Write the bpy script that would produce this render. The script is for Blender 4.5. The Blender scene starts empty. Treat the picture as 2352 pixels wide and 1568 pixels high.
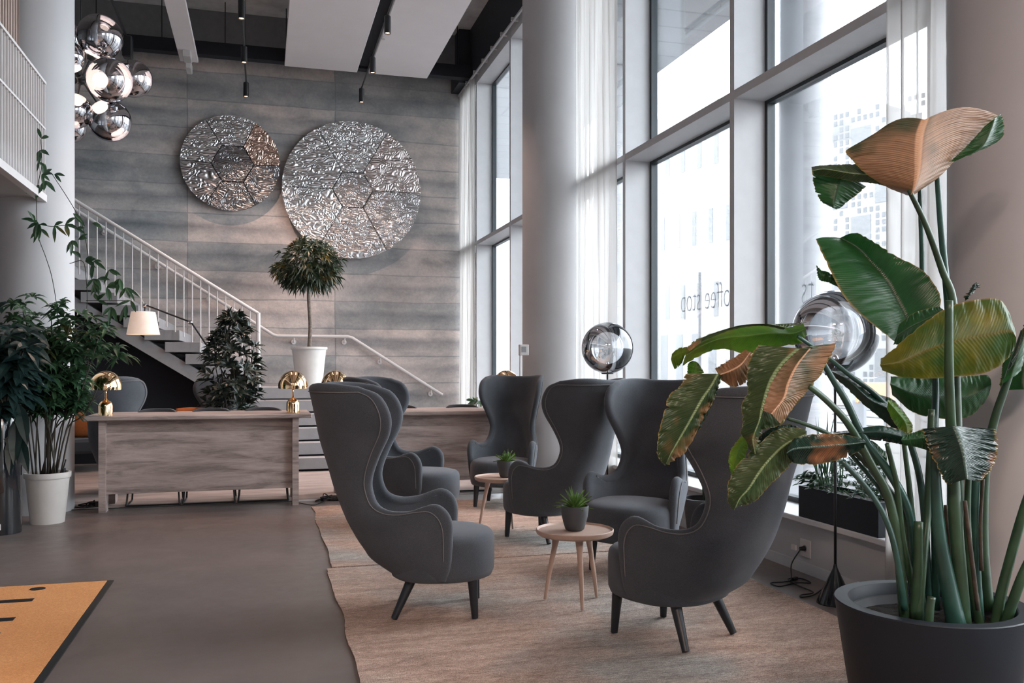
import bpy, math, random
from mathutils import Vector, Matrix, noise
random.seed(7)
scn = bpy.context.scene
COL = scn.collection
PI = math.pi
# ---------------------------------------------------------------- camera
F = 2050.0; HZ = 842.0; EYE = 1.45
YAW = math.atan(574/2050.0)
CA, SA = math.cos(YAW), math.sin(YAW)
cam_d = bpy.data.cameras.new('camera'); cam = bpy.data.objects.new('camera', cam_d); COL.objects.link(cam)
cam.location = (0, 0, EYE); cam.rotation_euler = (PI/2, 0, -YAW)
cam_d.sensor_width = 36; cam_d.lens = F/2352*36; cam_d.shift_y = (HZ-784)/2352; cam_d.clip_end = 400; cam_d.clip_start = .05
scn.camera = cam
def LD(lat, d, z=0): return Vector((lat*CA+d*SA, d*CA-lat*SA, z))
def P(x, y, d): return LD((x-1176)/F*d, d, EYE-(y-HZ)/F*d)
# ---------------------------------------------------------------- materials
MATS = {}
def nt(name):
    m = bpy.data.materials.new(name); m.use_nodes = True
    t = m.node_tree; b = t.nodes['Principled BSDF']; return m, t, b
def L(t, a, b): t.links.new(a, b)
def tc(t, scale=(1,1,1), kind='Object', rot=(0,0,0)):
    c = t.nodes.new('ShaderNodeTexCoord'); m = t.nodes.new('ShaderNodeMapping')
    m.inputs['Scale'].default_value = scale; m.inputs['Rotation'].default_value = rot
    L(t, c.outputs[kind], m.inputs['Vector']); return m.outputs['Vector']
def noi(t, vec, sc, det=4, rough=.6, dist=0):
    n = t.nodes.new('ShaderNodeTexNoise'); n.inputs['Scale'].default_value = sc; n.inputs['Detail'].default_value = det
    n.inputs['Roughness'].default_value = rough; n.inputs['Distortion'].default_value = dist
    if vec is not None: L(t, vec, n.inputs['Vector'])
    return n.outputs['Fac']
def ramp(t, fac, stops):
    r = t.nodes.new('ShaderNodeValToRGB'); e = r.color_ramp.elements
    while len(e) < len(stops): e.new(.5)
    for i, (p, c) in enumerate(stops): e[i].position = p; e[i].color = (*c, 1) if len(c) == 3 else c
    L(t, fac, r.inputs['Fac']); return r.outputs['Color']
def mix(t, fac, a, b, mode='MIX'):
    m = t.nodes.new('ShaderNodeMix'); m.data_type = 'RGBA'; m.blend_type = mode
    for s, v in ((m.inputs['Factor'], fac), (m.inputs[6], a), (m.inputs[7], b)):
        if hasattr(v, 'links'): L(t, v, s)
        elif isinstance(v, (int, float)): s.default_value = v
        else: s.default_value = (*v, 1)
    return m.outputs[2]
def math_(t, op, a, b=None):
    m = t.nodes.new('ShaderNodeMath'); m.operation = op
    for s, v in ((m.inputs[0], a), (m.inputs[1], b)):
        if v is None: continue
        if hasattr(v, 'links'): L(t, v, s)
        else: s.default_value = v
    return m.outputs[0]
def bump(t, b, h, strength=.3, dist=.01):
    n = t.nodes.new('ShaderNodeBump'); n.inputs['Strength'].default_value = strength; n.inputs['Distance'].default_value = dist
    L(t, h, n.inputs['Height']); L(t, n.outputs['Normal'], b.inputs['Normal'])
def C(hexs, k=1.0):
    h = hexs.lstrip('#'); v = [int(h[i:i+2], 16)/255 for i in (0, 2, 4)]
    return tuple(((c/12.92) if c <= .04045 else ((c+.055)/1.055)**2.4)*k for c in v)
def plain(name, col, rough=.5, metal=0, var=.08, sc=8, bmp=0, bsc=60, emit=None, es=0, spec=.5, coat=0):
    if name in MATS: return MATS[name]
    m, t, b = nt(name); v = tc(t)
    n = noi(t, v, sc, 3)
    lo = tuple(c*(1-var) for c in col); hi = tuple(min(1, c*(1+var)) for c in col)
    L(t, ramp(t, n, [(.3, lo), (.7, hi)]), b.inputs['Base Color'])
    b.inputs['Roughness'].default_value = rough; b.inputs['Metallic'].default_value = metal
    b.inputs['Specular IOR Level'].default_value = spec; b.inputs['Coat Weight'].default_value = coat
    if bmp: bump(t, b, noi(t, v, bsc, 3), bmp, .004)
    if emit: b.inputs['Emission Color'].default_value = (*emit, 1); b.inputs['Emission Strength'].default_value = es
    MATS[name] = m; return m
# ---------------------------------------------------------------- mesh builder
class MB:
    def __init__(s): s.v = []; s.f = []; s.uv = {}
    def add(s, vs, fs, uvs=None):
        o = len(s.v); s.v += [Vector(p) for p in vs]
        for f in fs: s.f.append(tuple(i+o for i in f))
        if uvs:
            for i, u in enumerate(uvs): s.uv[o+i] = u
        return s
    def box(s, x0, x1, y0, y1, z0, z1, M=None, bev=0):
        if bev:
            pts = []; b = bev
            # bevelled in plan + z by chamfer: build 24 vertex chamfer box
            X = (x0, x1); Y = (y0, y1); Z = (z0, z1); idx = {}
            for i in (0, 1):
                for j in (0, 1):
                    for k in (0, 1):
                        sx, sy, sz = (1-2*i)*b, (1-2*j)*b, (1-2*k)*b
                        for a, q in enumerate(((0, sy, sz), (sx, 0, sz), (sx, sy, 0))):
                            idx[(i, j, k, a)] = len(pts); pts.append(Vector((X[i]+q[0], Y[j]+q[1], Z[k]+q[2])))
            F_ = []
            for i in (0, 1): F_.append([idx[(i, j, k, 0)] for j, k in ((0,0),(1,0),(1,1),(0,1))])
            for j in (0, 1): F_.append([idx[(i, j, k, 1)] for i, k in ((0,0),(1,0),(1,1),(0,1))])
            for k in (0, 1): F_.append([idx[(i, j, k, 2)] for i, j in ((0,0),(1,0),(1,1),(0,1))])
            for j in (0, 1):
                for k in (0, 1): F_.append([idx[(0,j,k,1)], idx[(1,j,k,1)], idx[(1,j,k,2)], idx[(0,j,k,2)]])
            for i in (0, 1):
                for k in (0, 1): F_.append([idx[(i,0,k,0)], idx[(i,1,k,0)], idx[(i,1,k,2)], idx[(i,0,k,2)]])
                for j in (0, 1): F_.append([idx[(i,j,0,0)], idx[(i,j,1,0)], idx[(i,j,1,1)], idx[(i,j,0,1)]])
            for i in (0, 1):
                for j in (0, 1):
                    for k in (0, 1): F_.append([idx[(i,j,k,0)], idx[(i,j,k,1)], idx[(i,j,k,2)]])
        else:
            pts = [Vector(p) for p in ((x0,y0,z0),(x1,y0,z0),(x1,y1,z0),(x0,y1,z0),(x0,y0,z1),(x1,y0,z1),(x1,y1,z1),(x0,y1,z1))]
            F_ = [(3,2,1,0),(4,5,6,7),(0,1,5,4),(1,2,6,5),(2,3,7,6),(3,0,4,7)]
        if M: pts = [M @ p for p in pts]
        return s.add(pts, F_)
    def tube(s, pts, r, n=10, cap=True, flat=1.0):
        pts = [Vector(p) for p in pts]; N = len(pts)
        rs = r if isinstance(r, (list, tuple)) else [r]*N
        if len(rs) == 2 and N != 2: rs = [rs[0]+(rs[1]-rs[0])*i/(N-1) for i in range(N)]
        up = None; V = []
        for i, p in enumerate(pts):
            d = (pts[min(i+1, N-1)]-pts[max(i-1, 0)]).normalized()
            if up is None:
                up = Vector((0, 0, 1)) if abs(d.z) < .9 else Vector((0, 1, 0))
            a = d.cross(up)
            if a.length < 1e-5: a = d.cross(Vector((1, 0, 0)))
            a.normalize(); b = d.cross(a).normalized(); up = -b if b.dot(up) < 0 else b
            for k in range(n):
                q = 2*PI*k/n; V.append(p+a*math.cos(q)*rs[i]+b*math.sin(q)*rs[i]*flat)
        Fc = []
        for i in range(N-1):
            for k in range(n):
                k2 = (k+1) % n; Fc.append((i*n+k, i*n+k2, (i+1)*n+k2, (i+1)*n+k))
        if cap: Fc.append(tuple(range(n))[::-1]); Fc.append(tuple((N-1)*n+k for k in range(n)))
        return s.add(V, Fc)
    def lathe(s, prof, n=40, c=(0, 0, 0), close=False):
        c = Vector(c); V = []; Fc = []
        for (r, z) in prof:
            for k in range(n):
                q = 2*PI*k/n; V.append(c+Vector((r*math.cos(q), r*math.sin(q), z)))
        m = len(prof)
        for i in range(m-1 if not close else m):
            j = (i+1) % m
            for k in range(n):
                k2 = (k+1) % n; Fc.append((i*n+k, i*n+k2, j*n+k2, j*n+k))
        if not close:
            if prof[0][0] > 1e-6: Fc.append(tuple(range(n))[::-1])
            if prof[-1][0] > 1e-6: Fc.append(tuple((m-1)*n+k for k in range(n)))
        return s.add(V, Fc)
    def sphere(s, c, r, n=32, m=20, sc=(1, 1, 1)):
        c = Vector(c); V = []; Fc = []
        for i in range(m+1):
            a = PI*i/m
            for k in range(n):
                q = 2*PI*k/n; V.append(c+Vector((r*math.sin(a)*math.cos(q)*sc[0], r*math.sin(a)*math.sin(q)*sc[1], -r*math.cos(a)*sc[2])))
        for i in range(m):
            for k in range(n):
                k2 = (k+1) % n; Fc.append((i*n+k, i*n+k2, (i+1)*n+k2, (i+1)*n+k))
        return s.add(V, Fc)
    def prism(s, poly, off):
        off = Vector(off); n = len(poly); V = [Vector(p) for p in poly]; V += [p+off for p in V]
        Fc = [tuple(range(n))[::-1], tuple(range(n, 2*n))]
        for k in range(n):
            k2 = (k+1) % n; Fc.append((k, k2, n+k2, n+k))
        return s.add(V, Fc)
    def grid(s, rows, uv=True):
        n = len(rows[0]); m = len(rows); V = [p for r in rows for p in r]; Fc = []
        for i in range(m-1):
            for k in range(n-1): Fc.append((i*n+k, i*n+k+1, (i+1)*n+k+1, (i+1)*n+k))
        return s.add(V, Fc, [(i/(m-1), k/(n-1)) for i in range(m) for k in range(n)] if uv else None)
def build(name, mb, mat, parent=None, smooth=False, world=False, weld=False, auto=None):
    me = bpy.data.meshes.new(name)
    vs = mb.v
    if world and parent is not None:
        inv = parent_mat(parent).inverted(); vs = [inv @ v for v in vs]
    me.from_pydata([tuple(v) for v in vs], [], mb.f)
    if mb.uv:
        ul = me.uv_layers.new(name='UVMap')
        for lp in me.loops: ul.data[lp.index].uv = mb.uv.get(lp.vertex_index, (0, 0))
    import bmesh
    bm = bmesh.new(); bm.from_mesh(me)
    if weld: bmesh.ops.remove_doubles(bm, verts=bm.verts, dist=weld if weld is not True else .0005)
    if not mb.uv: bmesh.ops.recalc_face_normals(bm, faces=bm.faces)
    bm.to_mesh(me); bm.free()
    if smooth:
        for p in me.polygons: p.use_smooth = True
        if auto is not None:
            me.set_sharp_from_angle(angle=math.radians(auto))
    me.materials.append(mat); me.update()
    o = bpy.data.objects.new(name, me); COL.objects.link(o)
    if parent: o.parent = parent
    return o
def parent_mat(o):
    m = o.matrix_basis.copy() if o.parent is None else parent_mat(o.parent) @ o.matrix_basis
    return m
def thing(name, label, cat, loc=(0, 0, 0), rotz=0, group=None):
    o = bpy.data.objects.new(name, None); COL.objects.link(o); o.empty_display_size = .1
    o.location = loc; o.rotation_euler = (0, 0, rotz); o['label'] = label; o['category'] = cat
    o.matrix_basis = Matrix.Translation(loc) @ Matrix.Rotation(rotz, 4, 'Z')
    if group: o['group'] = group
    return o
def tag(o, label, cat, group=None):
    o['label'] = label; o['category'] = cat
    if group: o['group'] = group
    return o
def struct(name, mb, mat, parent=None, **k):
    o = build(name, mb, mat, parent, **k)
    if parent is None: o['kind'] = 'structure'
    return o
def dup(root, loc, rotz, label, group=None, sc=None):
    r = root.copy(); COL.objects.link(r); r.matrix_basis = Matrix.Translation(loc) @ Matrix.Rotation(rotz, 4, 'Z')
    r['label'] = label
    if group: r['group'] = group
    for ch in list(root.children):
        c = ch.copy(); COL.objects.link(c); c.parent = r
        for g in list(ch.children):
            d = g.copy(); COL.objects.link(d); d.parent = c
    return r
def catmull(pts, n):
    """resample list of Vectors (or tuples) to n points"""
    P_ = [Vector(p) for p in pts]; m = len(P_)-1; out = []
    for i in range(n):
        t = i/(n-1)*m; k = min(int(t), m-1); u = t-k
        p1, p2 = P_[k], P_[k+1]; p0 = P_[k-1] if k > 0 else p1*2-p2; p3 = P_[k+2] if k+2 <= m else p2*2-p1
        out.append(.5*((2*p1)+(-p0+p2)*u+(2*p0-5*p1+4*p2-p3)*u*u+(-p0+3*p1-3*p2+p3)*u**3))
    return out
# ---------------------------------------------------------------- named materials
white_metal = plain('white_metal', (.62,.60,.60), .45, var=.03)
frame_white = plain('frame_white', (.57,.58,.60), .5, var=.03)
black_frame = plain('black_frame', (.018,.028,.034), .4)
black_metal = plain('black_metal', (.010,.012,.015), .35)
black_gloss = plain('black_gloss', (.008,.010,.013), .12, coat=.5)
leg_black = plain('leg_black', (.010,.013,.018), .4)
white_pot = plain('white_pot', (.55,.54,.52), .6, var=.06, sc=5)
grey_pot = plain('grey_pot', (.055,.060,.068), .6, var=.1)
pot_dark = plain('pot_dark', (.006,.010,.016), .55, var=.2, sc=3, spec=.35)
soil = plain('soil', (.005,.004,.003), 1, var=.5, sc=60, bmp=1, bsc=90)
plaster = plain('plaster', (.47,.475,.49), .75, var=.03, sc=2)
panel_white = plain('panel_white', (.86,.83,.84), .8, var=.02, sc=2)
dark_paint = plain('dark_paint', (.020,.026,.036), .6, var=.12, sc=1.5)
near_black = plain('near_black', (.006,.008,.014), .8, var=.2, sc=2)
ceil_conc = plain('ceiling_concrete', (.62,.61,.60), .9, var=.2, sc=2.5, bmp=.3, bsc=12)
wood_pale = plain('wood_pale', (.42,.30,.245), .5, var=.06, sc=14)
step_grey = plain('step_grey', (.27,.275,.29), .7, var=.08, sc=6, bmp=.2, bsc=80)
gold = plain('gold', (.93,.63,.36), .07, metal=1, var=.02)
chrome_dark = plain('chrome_dark', (.50,.51,.54), .03, metal=1, var=.02)
rubber = plain('cable_black', (.006,.006,.007), .5)
white_plastic = plain('white_plastic', (.62,.61,.60), .4, var=.02)
trunk_mat = plain('bark', (.19,.15,.125), .85, var=.35, sc=30, bmp=.5, bsc=60)
stem_dark = plain('dark_stem', (.03,.026,.018), .7, var=.3, sc=20)
stalk_green = plain('stalk_green', (.024,.056,.028), .38, var=.45, sc=7)
stalk_teal = plain('stalk_teal', (.018,.060,.048), .3, var=.4, sc=6)
dry_sheath = plain('dry_sheath', (.035,.025,.016), .8, var=.6, sc=18, bmp=.4)
rust_fabric = plain('rust_fabric', (.42,.12,.03), .9, var=.1, sc=30, bmp=.3, bsc=300)
pink_glow = plain('warm_diffuser', (.9,.8,.7), .6, emit=(1,.76,.62), es=4)
spot_glow = plain('spot_bulb', (.9,.8,.7), .6, emit=(1,.55,.28), es=9)

def fabric_mat(name, base, hi):
    m, t, b = nt(name)
    v = tc(t); n1 = noi(t, v, 260, 2, .8); n2 = noi(t, v, 900, 2, .8); n3 = noi(t, v, 4, 2)
    c = ramp(t, n1, [(.35, base), (.68, hi)])
    c = mix(t, .35, c, ramp(t, n2, [(.35, tuple(x*.5 for x in base)), (.7, tuple(min(1, x*1.6) for x in hi))]))
    c = mix(t, .25, c, ramp(t, n3, [(.3, tuple(x*.8 for x in base)), (.7, hi)]))
    L(t, c, b.inputs['Base Color']); b.inputs['Roughness'].default_value = .92
    b.inputs['Specular IOR Level'].default_value = .2
    b.inputs['Sheen Weight'].default_value = .22; b.inputs['Sheen Roughness'].default_value = .5
    b.inputs['Sheen Tint'].default_value = (.8,.8,.85,1)
    bump(t, b, n2, .5, .0015); return m
fabric = fabric_mat('wool_grey', (.030,.037,.046), (.088,.097,.110))
fabric_pipe = plain('wool_piping', (.15,.15,.155), .9)
fabric_dark = fabric_mat('wool_dark', (.020,.024,.030), (.036,.040,.048))
fabric_teal = fabric_mat('wool_teal', (.035,.052,.060), (.06,.08,.09))

def wood_mat(name, cols, sc=(1.2, 10, 10), rough=.55, grain=1.0):
    m, t, b = nt(name)
    v = tc(t, sc); n = noi(t, v, 1.6*grain, 6, .65, .8); n2 = noi(t, tc(t, (sc[0]*1.2, sc[1]*2.2, sc[2]*2.2)), 7*grain, 6, .75, .5)
    c = ramp(t, n, [(.36, cols[0]), (.5, cols[1]), (.64, cols[2])])
    c = mix(t, .35, c, ramp(t, n2, [(.3, cols[0]), (.65, cols[2])]))
    L(t, c, b.inputs['Base Color']); b.inputs['Roughness'].default_value = rough
    bump(t, b, n2, .15, .003); return m
desk_wood = wood_mat('limed_oak', [(.13,.105,.098), (.34,.275,.255), (.48,.395,.370)], (.9, 7, 7))
deck_wood = wood_mat('deck_wood', [(.17,.14,.13), (.30,.25,.235), (.42,.36,.34)], (.8, 6, 6))
slat_wood = wood_mat('slat_wood', [(.30,.22,.19), (.40,.31,.27), (.48,.38,.34)], (8, 8, 1))

def concrete_wall():
    m, t, b = nt('board_concrete')
    c = t.nodes.new('ShaderNodeTexCoord'); mp = t.nodes.new('ShaderNodeMapping')
    mp.inputs['Rotation'].default_value = (PI/2, 0, 0); mp.inputs['Location'].default_value = (1.24, .12, 0)
    L(t, c.outputs['Object'], mp.inputs['Vector'])
    # slight warp of the joints
    w = t.nodes.new('ShaderNodeTexNoise'); w.inputs['Scale'].default_value = 1.3; L(t, mp.outputs[0], w.inputs['Vector'])
    vm = t.nodes.new('ShaderNodeVectorMath'); vm.operation = 'MULTIPLY_ADD'
    L(t, w.outputs['Color'], vm.inputs[0]); vm.inputs[1].default_value = (.05, .05, 0); L(t, mp.outputs[0], vm.inputs[2])
    br = t.nodes.new('ShaderNodeTexBrick'); br.offset = 0; br.squash = 1
    L(t, vm.outputs[0], br.inputs['Vector'])
    br.inputs['Scale'].default_value = 1; br.inputs['Brick Width'].default_value = 2.55; br.inputs['Row Height'].default_value = .5
    br.inputs['Mortar Size'].default_value = .018; br.inputs['Mortar Smooth'].default_value = 1; br.inputs['Bias'].default_value = 0
    br.inputs['Color1'].default_value = (.37,.39,.405,1); br.inputs['Color2'].default_value = (.64,.59,.57,1); br.inputs['Mortar'].default_value = (.34,.345,.35,1)
    sv = tc(t, (.45, 1, 1.0)); n1 = noi(t, sv, 1.4, 5, .6, .5); n2 = noi(t, tc(t, (.8, 1, 1.3)), 2.2, 6, .65, .4); n3 = noi(t, tc(t), 22, 5, .7)
    col = mix(t, .75, br.outputs['Color'], ramp(t, n1, [(.3, (.42,.48,.52)), (.5, (.85,.82,.80)), (.7, (1.25,1.12,1.05))]), 'MULTIPLY')
    col = mix(t, .5, col, ramp(t, n2, [(.32, (.45,.48,.5)), (.6, (1.1,1.08,1.06))]), 'MULTIPLY')
    col = mix(t, .35, col, ramp(t, n3, [(.3, (.6,.6,.6)), (.7, (1.2,1.2,1.2))]), 'MULTIPLY')
    # dark stains hugging each joint
    sep = t.nodes.new('ShaderNodeSeparateXYZ'); L(t, c.outputs['Object'], sep.inputs[0])
    zz = math_(t, 'ADD', sep.outputs['Z'], math_(t, 'MULTIPLY', n1, .18))
    fr = math_(t, 'FRACT', math_(t, 'MULTIPLY', zz, 2.0))
    st = ramp(t, fr, [(.0, (.48,.51,.55)), (.22, (1,1,1)), (.66, (1.0,1.0,1.0)), (1.0, (.50,.54,.58))])
    col = mix(t, math_(t, 'MULTIPLY', ramp(t, noi(t, tc(t, (.4, 1, .8)), 1.1, 3), [(.35, (.25,)*3), (.6, (1,1,1))]), .9), col, st, 'MULTIPLY')
    L(t, col, b.inputs['Base Color']); b.inputs['Roughness'].default_value = .75
    bump(t, b, math_(t, 'ADD', n3, math_(t, 'MULTIPLY', br.outputs['Fac'], -.5)), .3, .01)
    return m
conc = concrete_wall()

def floor_mat():
    m, t, b = nt('polished_concrete')
    v = tc(t); n1 = noi(t, v, .55, 5, .6, .3); n2 = noi(t, v, 6, 5, .7); n3 = noi(t, v, 70, 3)
    c = ramp(t, n1, [(.3, (.120,.102,.096)), (.55, (.168,.136,.126)), (.75, (.205,.162,.150))])
    c = mix(t, .35, c, ramp(t, n2, [(.3, (.6,.6,.6)), (.7, (1.2,1.2,1.2))]), 'MULTIPLY')
    L(t, c, b.inputs['Base Color'])
    L(t, ramp(t, n2, [(.3, (.30,)*3), (.7, (.46,)*3)]), b.inputs['Roughness'])
    b.inputs['Specular IOR Level'].default_value = .55
    bump(t, b, n3, .04, .002); return m
floor_m = floor_mat()

def rug_mat(name, seed):
    m, t, b = nt(name)
    c = t.nodes.new('ShaderNodeTexCoord'); mp = t.nodes.new('ShaderNodeMapping'); mp.inputs['Location'].default_value = (seed, seed*2, 0)
    L(t, c.outputs['Object'], mp.inputs[0])
    sv = t.nodes.new('ShaderNodeMapping'); sv.inputs['Scale'].default_value = (1, 4.5, 1); L(t, mp.outputs[0], sv.inputs[0])
    n1 = noi(t, sv.outputs[0], 2.2, 8, .78, .1); n2 = noi(t, sv.outputs[0], 26, 4, .8); n3 = noi(t, mp.outputs[0], 160, 3, .8)
    nb = noi(t, mp.outputs[0], .8, 3, .5)
    c1 = ramp(t, n1, [(.3, (.28,.185,.150)), (.5, (.42,.295,.240)), (.7, (.54,.40,.335))])
    c2 = ramp(t, n1, [(.3, (.18,.175,.17)), (.5, (.33,.32,.305)), (.7, (.45,.44,.415))])
    c0 = mix(t, ramp(t, nb, [(.47, (0,0,0)), (.66, (1,1,1))]), c1, c2)
    c0 = mix(t, .8, c0, ramp(t, n2, [(.3, (.45,.45,.45)), (.65, (1.4,1.4,1.4))]), 'MULTIPLY')
    c0 = mix(t, .85, c0, ramp(t, n3, [(.3, (.3,.3,.3)), (.62, (1.55,1.55,1.55))]), 'MULTIPLY')
    L(t, c0, b.inputs['Base Color']); b.inputs['Roughness'].default_value = 1; b.inputs['Specular IOR Level'].default_value = .1
    bump(t, b, math_(t, 'ADD', n3, n2), .8, .006); return m
rug_m1 = rug_mat('jute_near', 0); rug_m2 = rug_mat('jute_far', 4.3)

def orange_mat():
    m, t, b = nt('orange_mat_pile'); v = tc(t)
    c = mix(t, .5, ramp(t, noi(t, v, 2, 4), [(.3, (.62,.26,.085)), (.7, (.76,.36,.14))]), ramp(t, noi(t, v, 120, 2), [(.3, (.52,.20,.06)), (.7, (.88,.44,.18))]))
    L(t, c, b.inputs['Base Color']); b.inputs['Roughness'].default_value = .95; bump(t, b, noi(t, v, 250, 2), .5, .003); return m
orange_m = orange_mat()

def hammered(name, col, sc, rot, stretch, strength):
    m, t, b = nt(name); v = tc(t, (1, 1, stretch), rot=(0, rot, 0))
    n = noi(t, v, sc*.62, 2.0, .4, .6); n = math_(t, 'MULTIPLY_ADD', math_(t, 'SINE', math_(t, 'MULTIPLY', n, 78)), .5)
    b.inputs['Base Color'].default_value = (*col, 1); b.inputs['Metallic'].default_value = 1; b.inputs['Roughness'].default_value = .30
    L(t, ramp(t, noi(t, v, 3, 2), [(.3, tuple(c*.9 for c in col)), (.7, col)]), b.inputs['Base Color'])
    bump(t, b, n, strength, .014); return m

def leaf_mat(name, dark, light, trans=.25, rough=.35, patch=None, patch_lo=.5, patch_hi=.62, veins=False, vein_n=60, vc=.2, ribk=.55):
    m, t, b = nt(name); v = tc(t)
    n = noi(t, v, 7, 3); c = ramp(t, n, [(.3, dark), (.7, light)])
    if patch: c = mix(t, ramp(t, noi(t, v, 3.2, 3, .6), [(patch_lo, (0,0,0)), (patch_hi, (1,1,1))]), c, patch)
    if veins:
        u = t.nodes.new('ShaderNodeUVMap'); s = t.nodes.new('ShaderNodeSeparateXYZ'); L(t, u.outputs[0], s.inputs[0])
        a = math_(t, 'ABSOLUTE', math_(t, 'SUBTRACT', s.outputs['Y'], .5))
        ph = math_(t, 'ADD', s.outputs['X'], math_(t, 'MULTIPLY', a, -.22))
        w = math_(t, 'SINE', math_(t, 'MULTIPLY', ph, vein_n*6.283)); w2 = math_(t, 'SINE', math_(t, 'MULTIPLY', ph, vein_n*.31*6.283))
        ws = math_(t, 'ADD', w, w2)
        c = mix(t, vc, c, ramp(t, math_(t, 'MULTIPLY_ADD', ws, .25), [(.0, (.62,.66,.62)), (.9, (1.25,1.2,1.1))]), 'MULTIPLY')
        mid = ramp(t, a, [(.0, (1,1,1)), (.022, (1,1,1)), (.034, (0,0,0))])
        rib = tuple(min(1, x*ribk+(.03 if ribk > 1 else 0)) for x in light)  # on green and yellow leaves the dark rib is painted backlit shading
        c = mix(t, mid, c, rib)
        edge = ramp(t, a, [(.475, (0,0,0)), (.495, (1,1,1))])
        c = mix(t, edge, c, (.22,.15,.04))
        bump(t, b, ws, .10+vc*.5, .0022)
    L(t, c, b.inputs['Base Color']); b.inputs['Roughness'].default_value = rough
    out = t.nodes['Material Output']; tr = t.nodes.new('ShaderNodeBsdfTranslucent'); L(t, c, tr.inputs['Color'])
    ms = t.nodes.new('ShaderNodeMixShader'); ms.inputs[0].default_value = trans
    L(t, b.outputs[0], ms.inputs[1]); L(t, tr.outputs[0], ms.inputs[2]); L(t, ms.outputs[0], out.inputs['Surface'])
    return m
lf_dark = leaf_mat('leaf_dark', (.006,.018,.018), (.014,.034,.030), .12)
lf_mid = leaf_mat('leaf_mid', (.016,.050,.028), (.048,.110,.046), .2, patch=(.10,.085,.02), patch_lo=.62, patch_hi=.7)
lf_tree = leaf_mat('leaf_tree', (.012,.026,.016), (.036,.056,.026), .15, patch=(.17,.11,.02), patch_lo=.60, patch_hi=.68)
lf_shrub = leaf_mat('leaf_shrub', (.008,.018,.016), (.022,.034,.024), .12)
lf_succ = leaf_mat('leaf_succulent', (.05,.13,.03), (.22,.34,.07), .2)
lf_sill = leaf_mat('leaf_sill', (.015,.04,.025), (.05,.11,.055), .2)
bn_green = leaf_mat('banana_green', (.010,.055,.014), (.020,.095,.024), .22, .32, veins=True, vein_n=70, vc=.1)
bn_lime = leaf_mat('banana_lime', (.040,.135,.014), (.12,.25,.022), .5, .35, patch=(.16,.19,.02), veins=True)
bn_yel = leaf_mat('banana_yellow', (.085,.085,.008), (.19,.17,.010), .35, .4, patch=(.035,.085,.012), patch_lo=.45, veins=True, vc=.08, vein_n=50)
bn_brown = leaf_mat('banana_brown', (.20,.105,.055), (.34,.19,.105), .15, .42, patch=(.050,.060,.026), patch_lo=.48, patch_hi=.64, veins=True, vein_n=46, vc=.5, ribk=1.7)
bn_mix = leaf_mat('banana_mixed', (.024,.050,.018), (.055,.082,.026), .2, .35, patch=(.24,.125,.055), patch_lo=.58, patch_hi=.66, veins=True, vein_n=40, vc=.5, ribk=2.6)
bn_dark = leaf_mat('banana_dark', (.006,.026,.018), (.012,.044,.030), .1, .25, veins=True, vein_n=60)
bn_darkbr = leaf_mat('banana_dark_brown', (.008,.026,.020), (.014,.040,.028), .1, .25, patch=(.26,.115,.055), patch_lo=.57, patch_hi=.64, veins=True, vein_n=44, vc=.5, ribk=2)

def curtain_mat():
    m, t, b = nt('sheer_curtain'); b.inputs['Base Color'].default_value = (.84,.82,.80,1); b.inputs['Roughness'].default_value = .9
    L(t, ramp(t, noi(t, tc(t, (1, 1, .05)), 30, 3), [(.3, (.62,.605,.595)), (.7, (.74,.72,.70))]), b.inputs['Base Color'])
    out = t.nodes['Material Output']; tl = t.nodes.new('ShaderNodeBsdfTranslucent'); tl.inputs['Color'].default_value = (.62,.605,.59,1)
    tp = t.nodes.new('ShaderNodeBsdfTransparent'); m1 = t.nodes.new('ShaderNodeMixShader'); m1.inputs[0].default_value = .55
    m2 = t.nodes.new('ShaderNodeMixShader'); m2.inputs[0].default_value = .22
    L(t, b.outputs[0], m1.inputs[1]); L(t, tl.outputs[0], m1.inputs[2]); L(t, m1.outputs[0], m2.inputs[1]); L(t, tp.outputs[0], m2.inputs[2])
    L(t, m2.outputs[0], out.inputs['Surface']); return m
sheer = curtain_mat()
def glass_mat(name, tint, refl0=.04, power=1.0, ramp_axis=None):
    m, t, b = nt(name); t.nodes.remove(b); out = t.nodes['Material Output']
    tp = t.nodes.new('ShaderNodeBsdfTransparent'); tp.inputs['Color'].default_value = (*tint, 1)
    gl = t.nodes.new('ShaderNodeBsdfGlossy'); gl.inputs['Roughness'].default_value = .01
    gl.inputs['Color'].default_value = (.9,.92,.95,1)
    ms = t.nodes.new('ShaderNodeMixShader')
    if ramp_axis is None:
        fr = t.nodes.new('ShaderNodeFresnel'); fr.inputs['IOR'].default_value = 1.35
        L(t, math_(t, 'MULTIPLY', fr.outputs[0], power), ms.inputs[0])
    else:
        g = t.nodes.new('ShaderNodeTexCoord'); s = t.nodes.new('ShaderNodeSeparateXYZ'); L(t, g.outputs['Object'], s.inputs[0])
        fr = t.nodes.new('ShaderNodeFresnel'); fr.inputs['IOR'].default_value = 1.6
        mirror = ramp(t, math_(t, 'ADD', math_(t, 'MULTIPLY', s.outputs[ramp_axis], 2.0), .5), [(.33, (.66,)*3), (.58, (.08,)*3)])
        L(t, math_(t, 'MAXIMUM', mirror, fr.outputs[0]), ms.inputs[0])
    L(t, tp.outputs[0], ms.inputs[1]); L(t, gl.outputs[0], ms.inputs[2]); L(t, ms.outputs[0], out.inputs['Surface']); return m
pane = glass_mat('window_glass', (.97,.985,.99), power=.6)
globe_glass = glass_mat('half_mirror_glass', (.93,.95,.97), ramp_axis='X')
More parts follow.
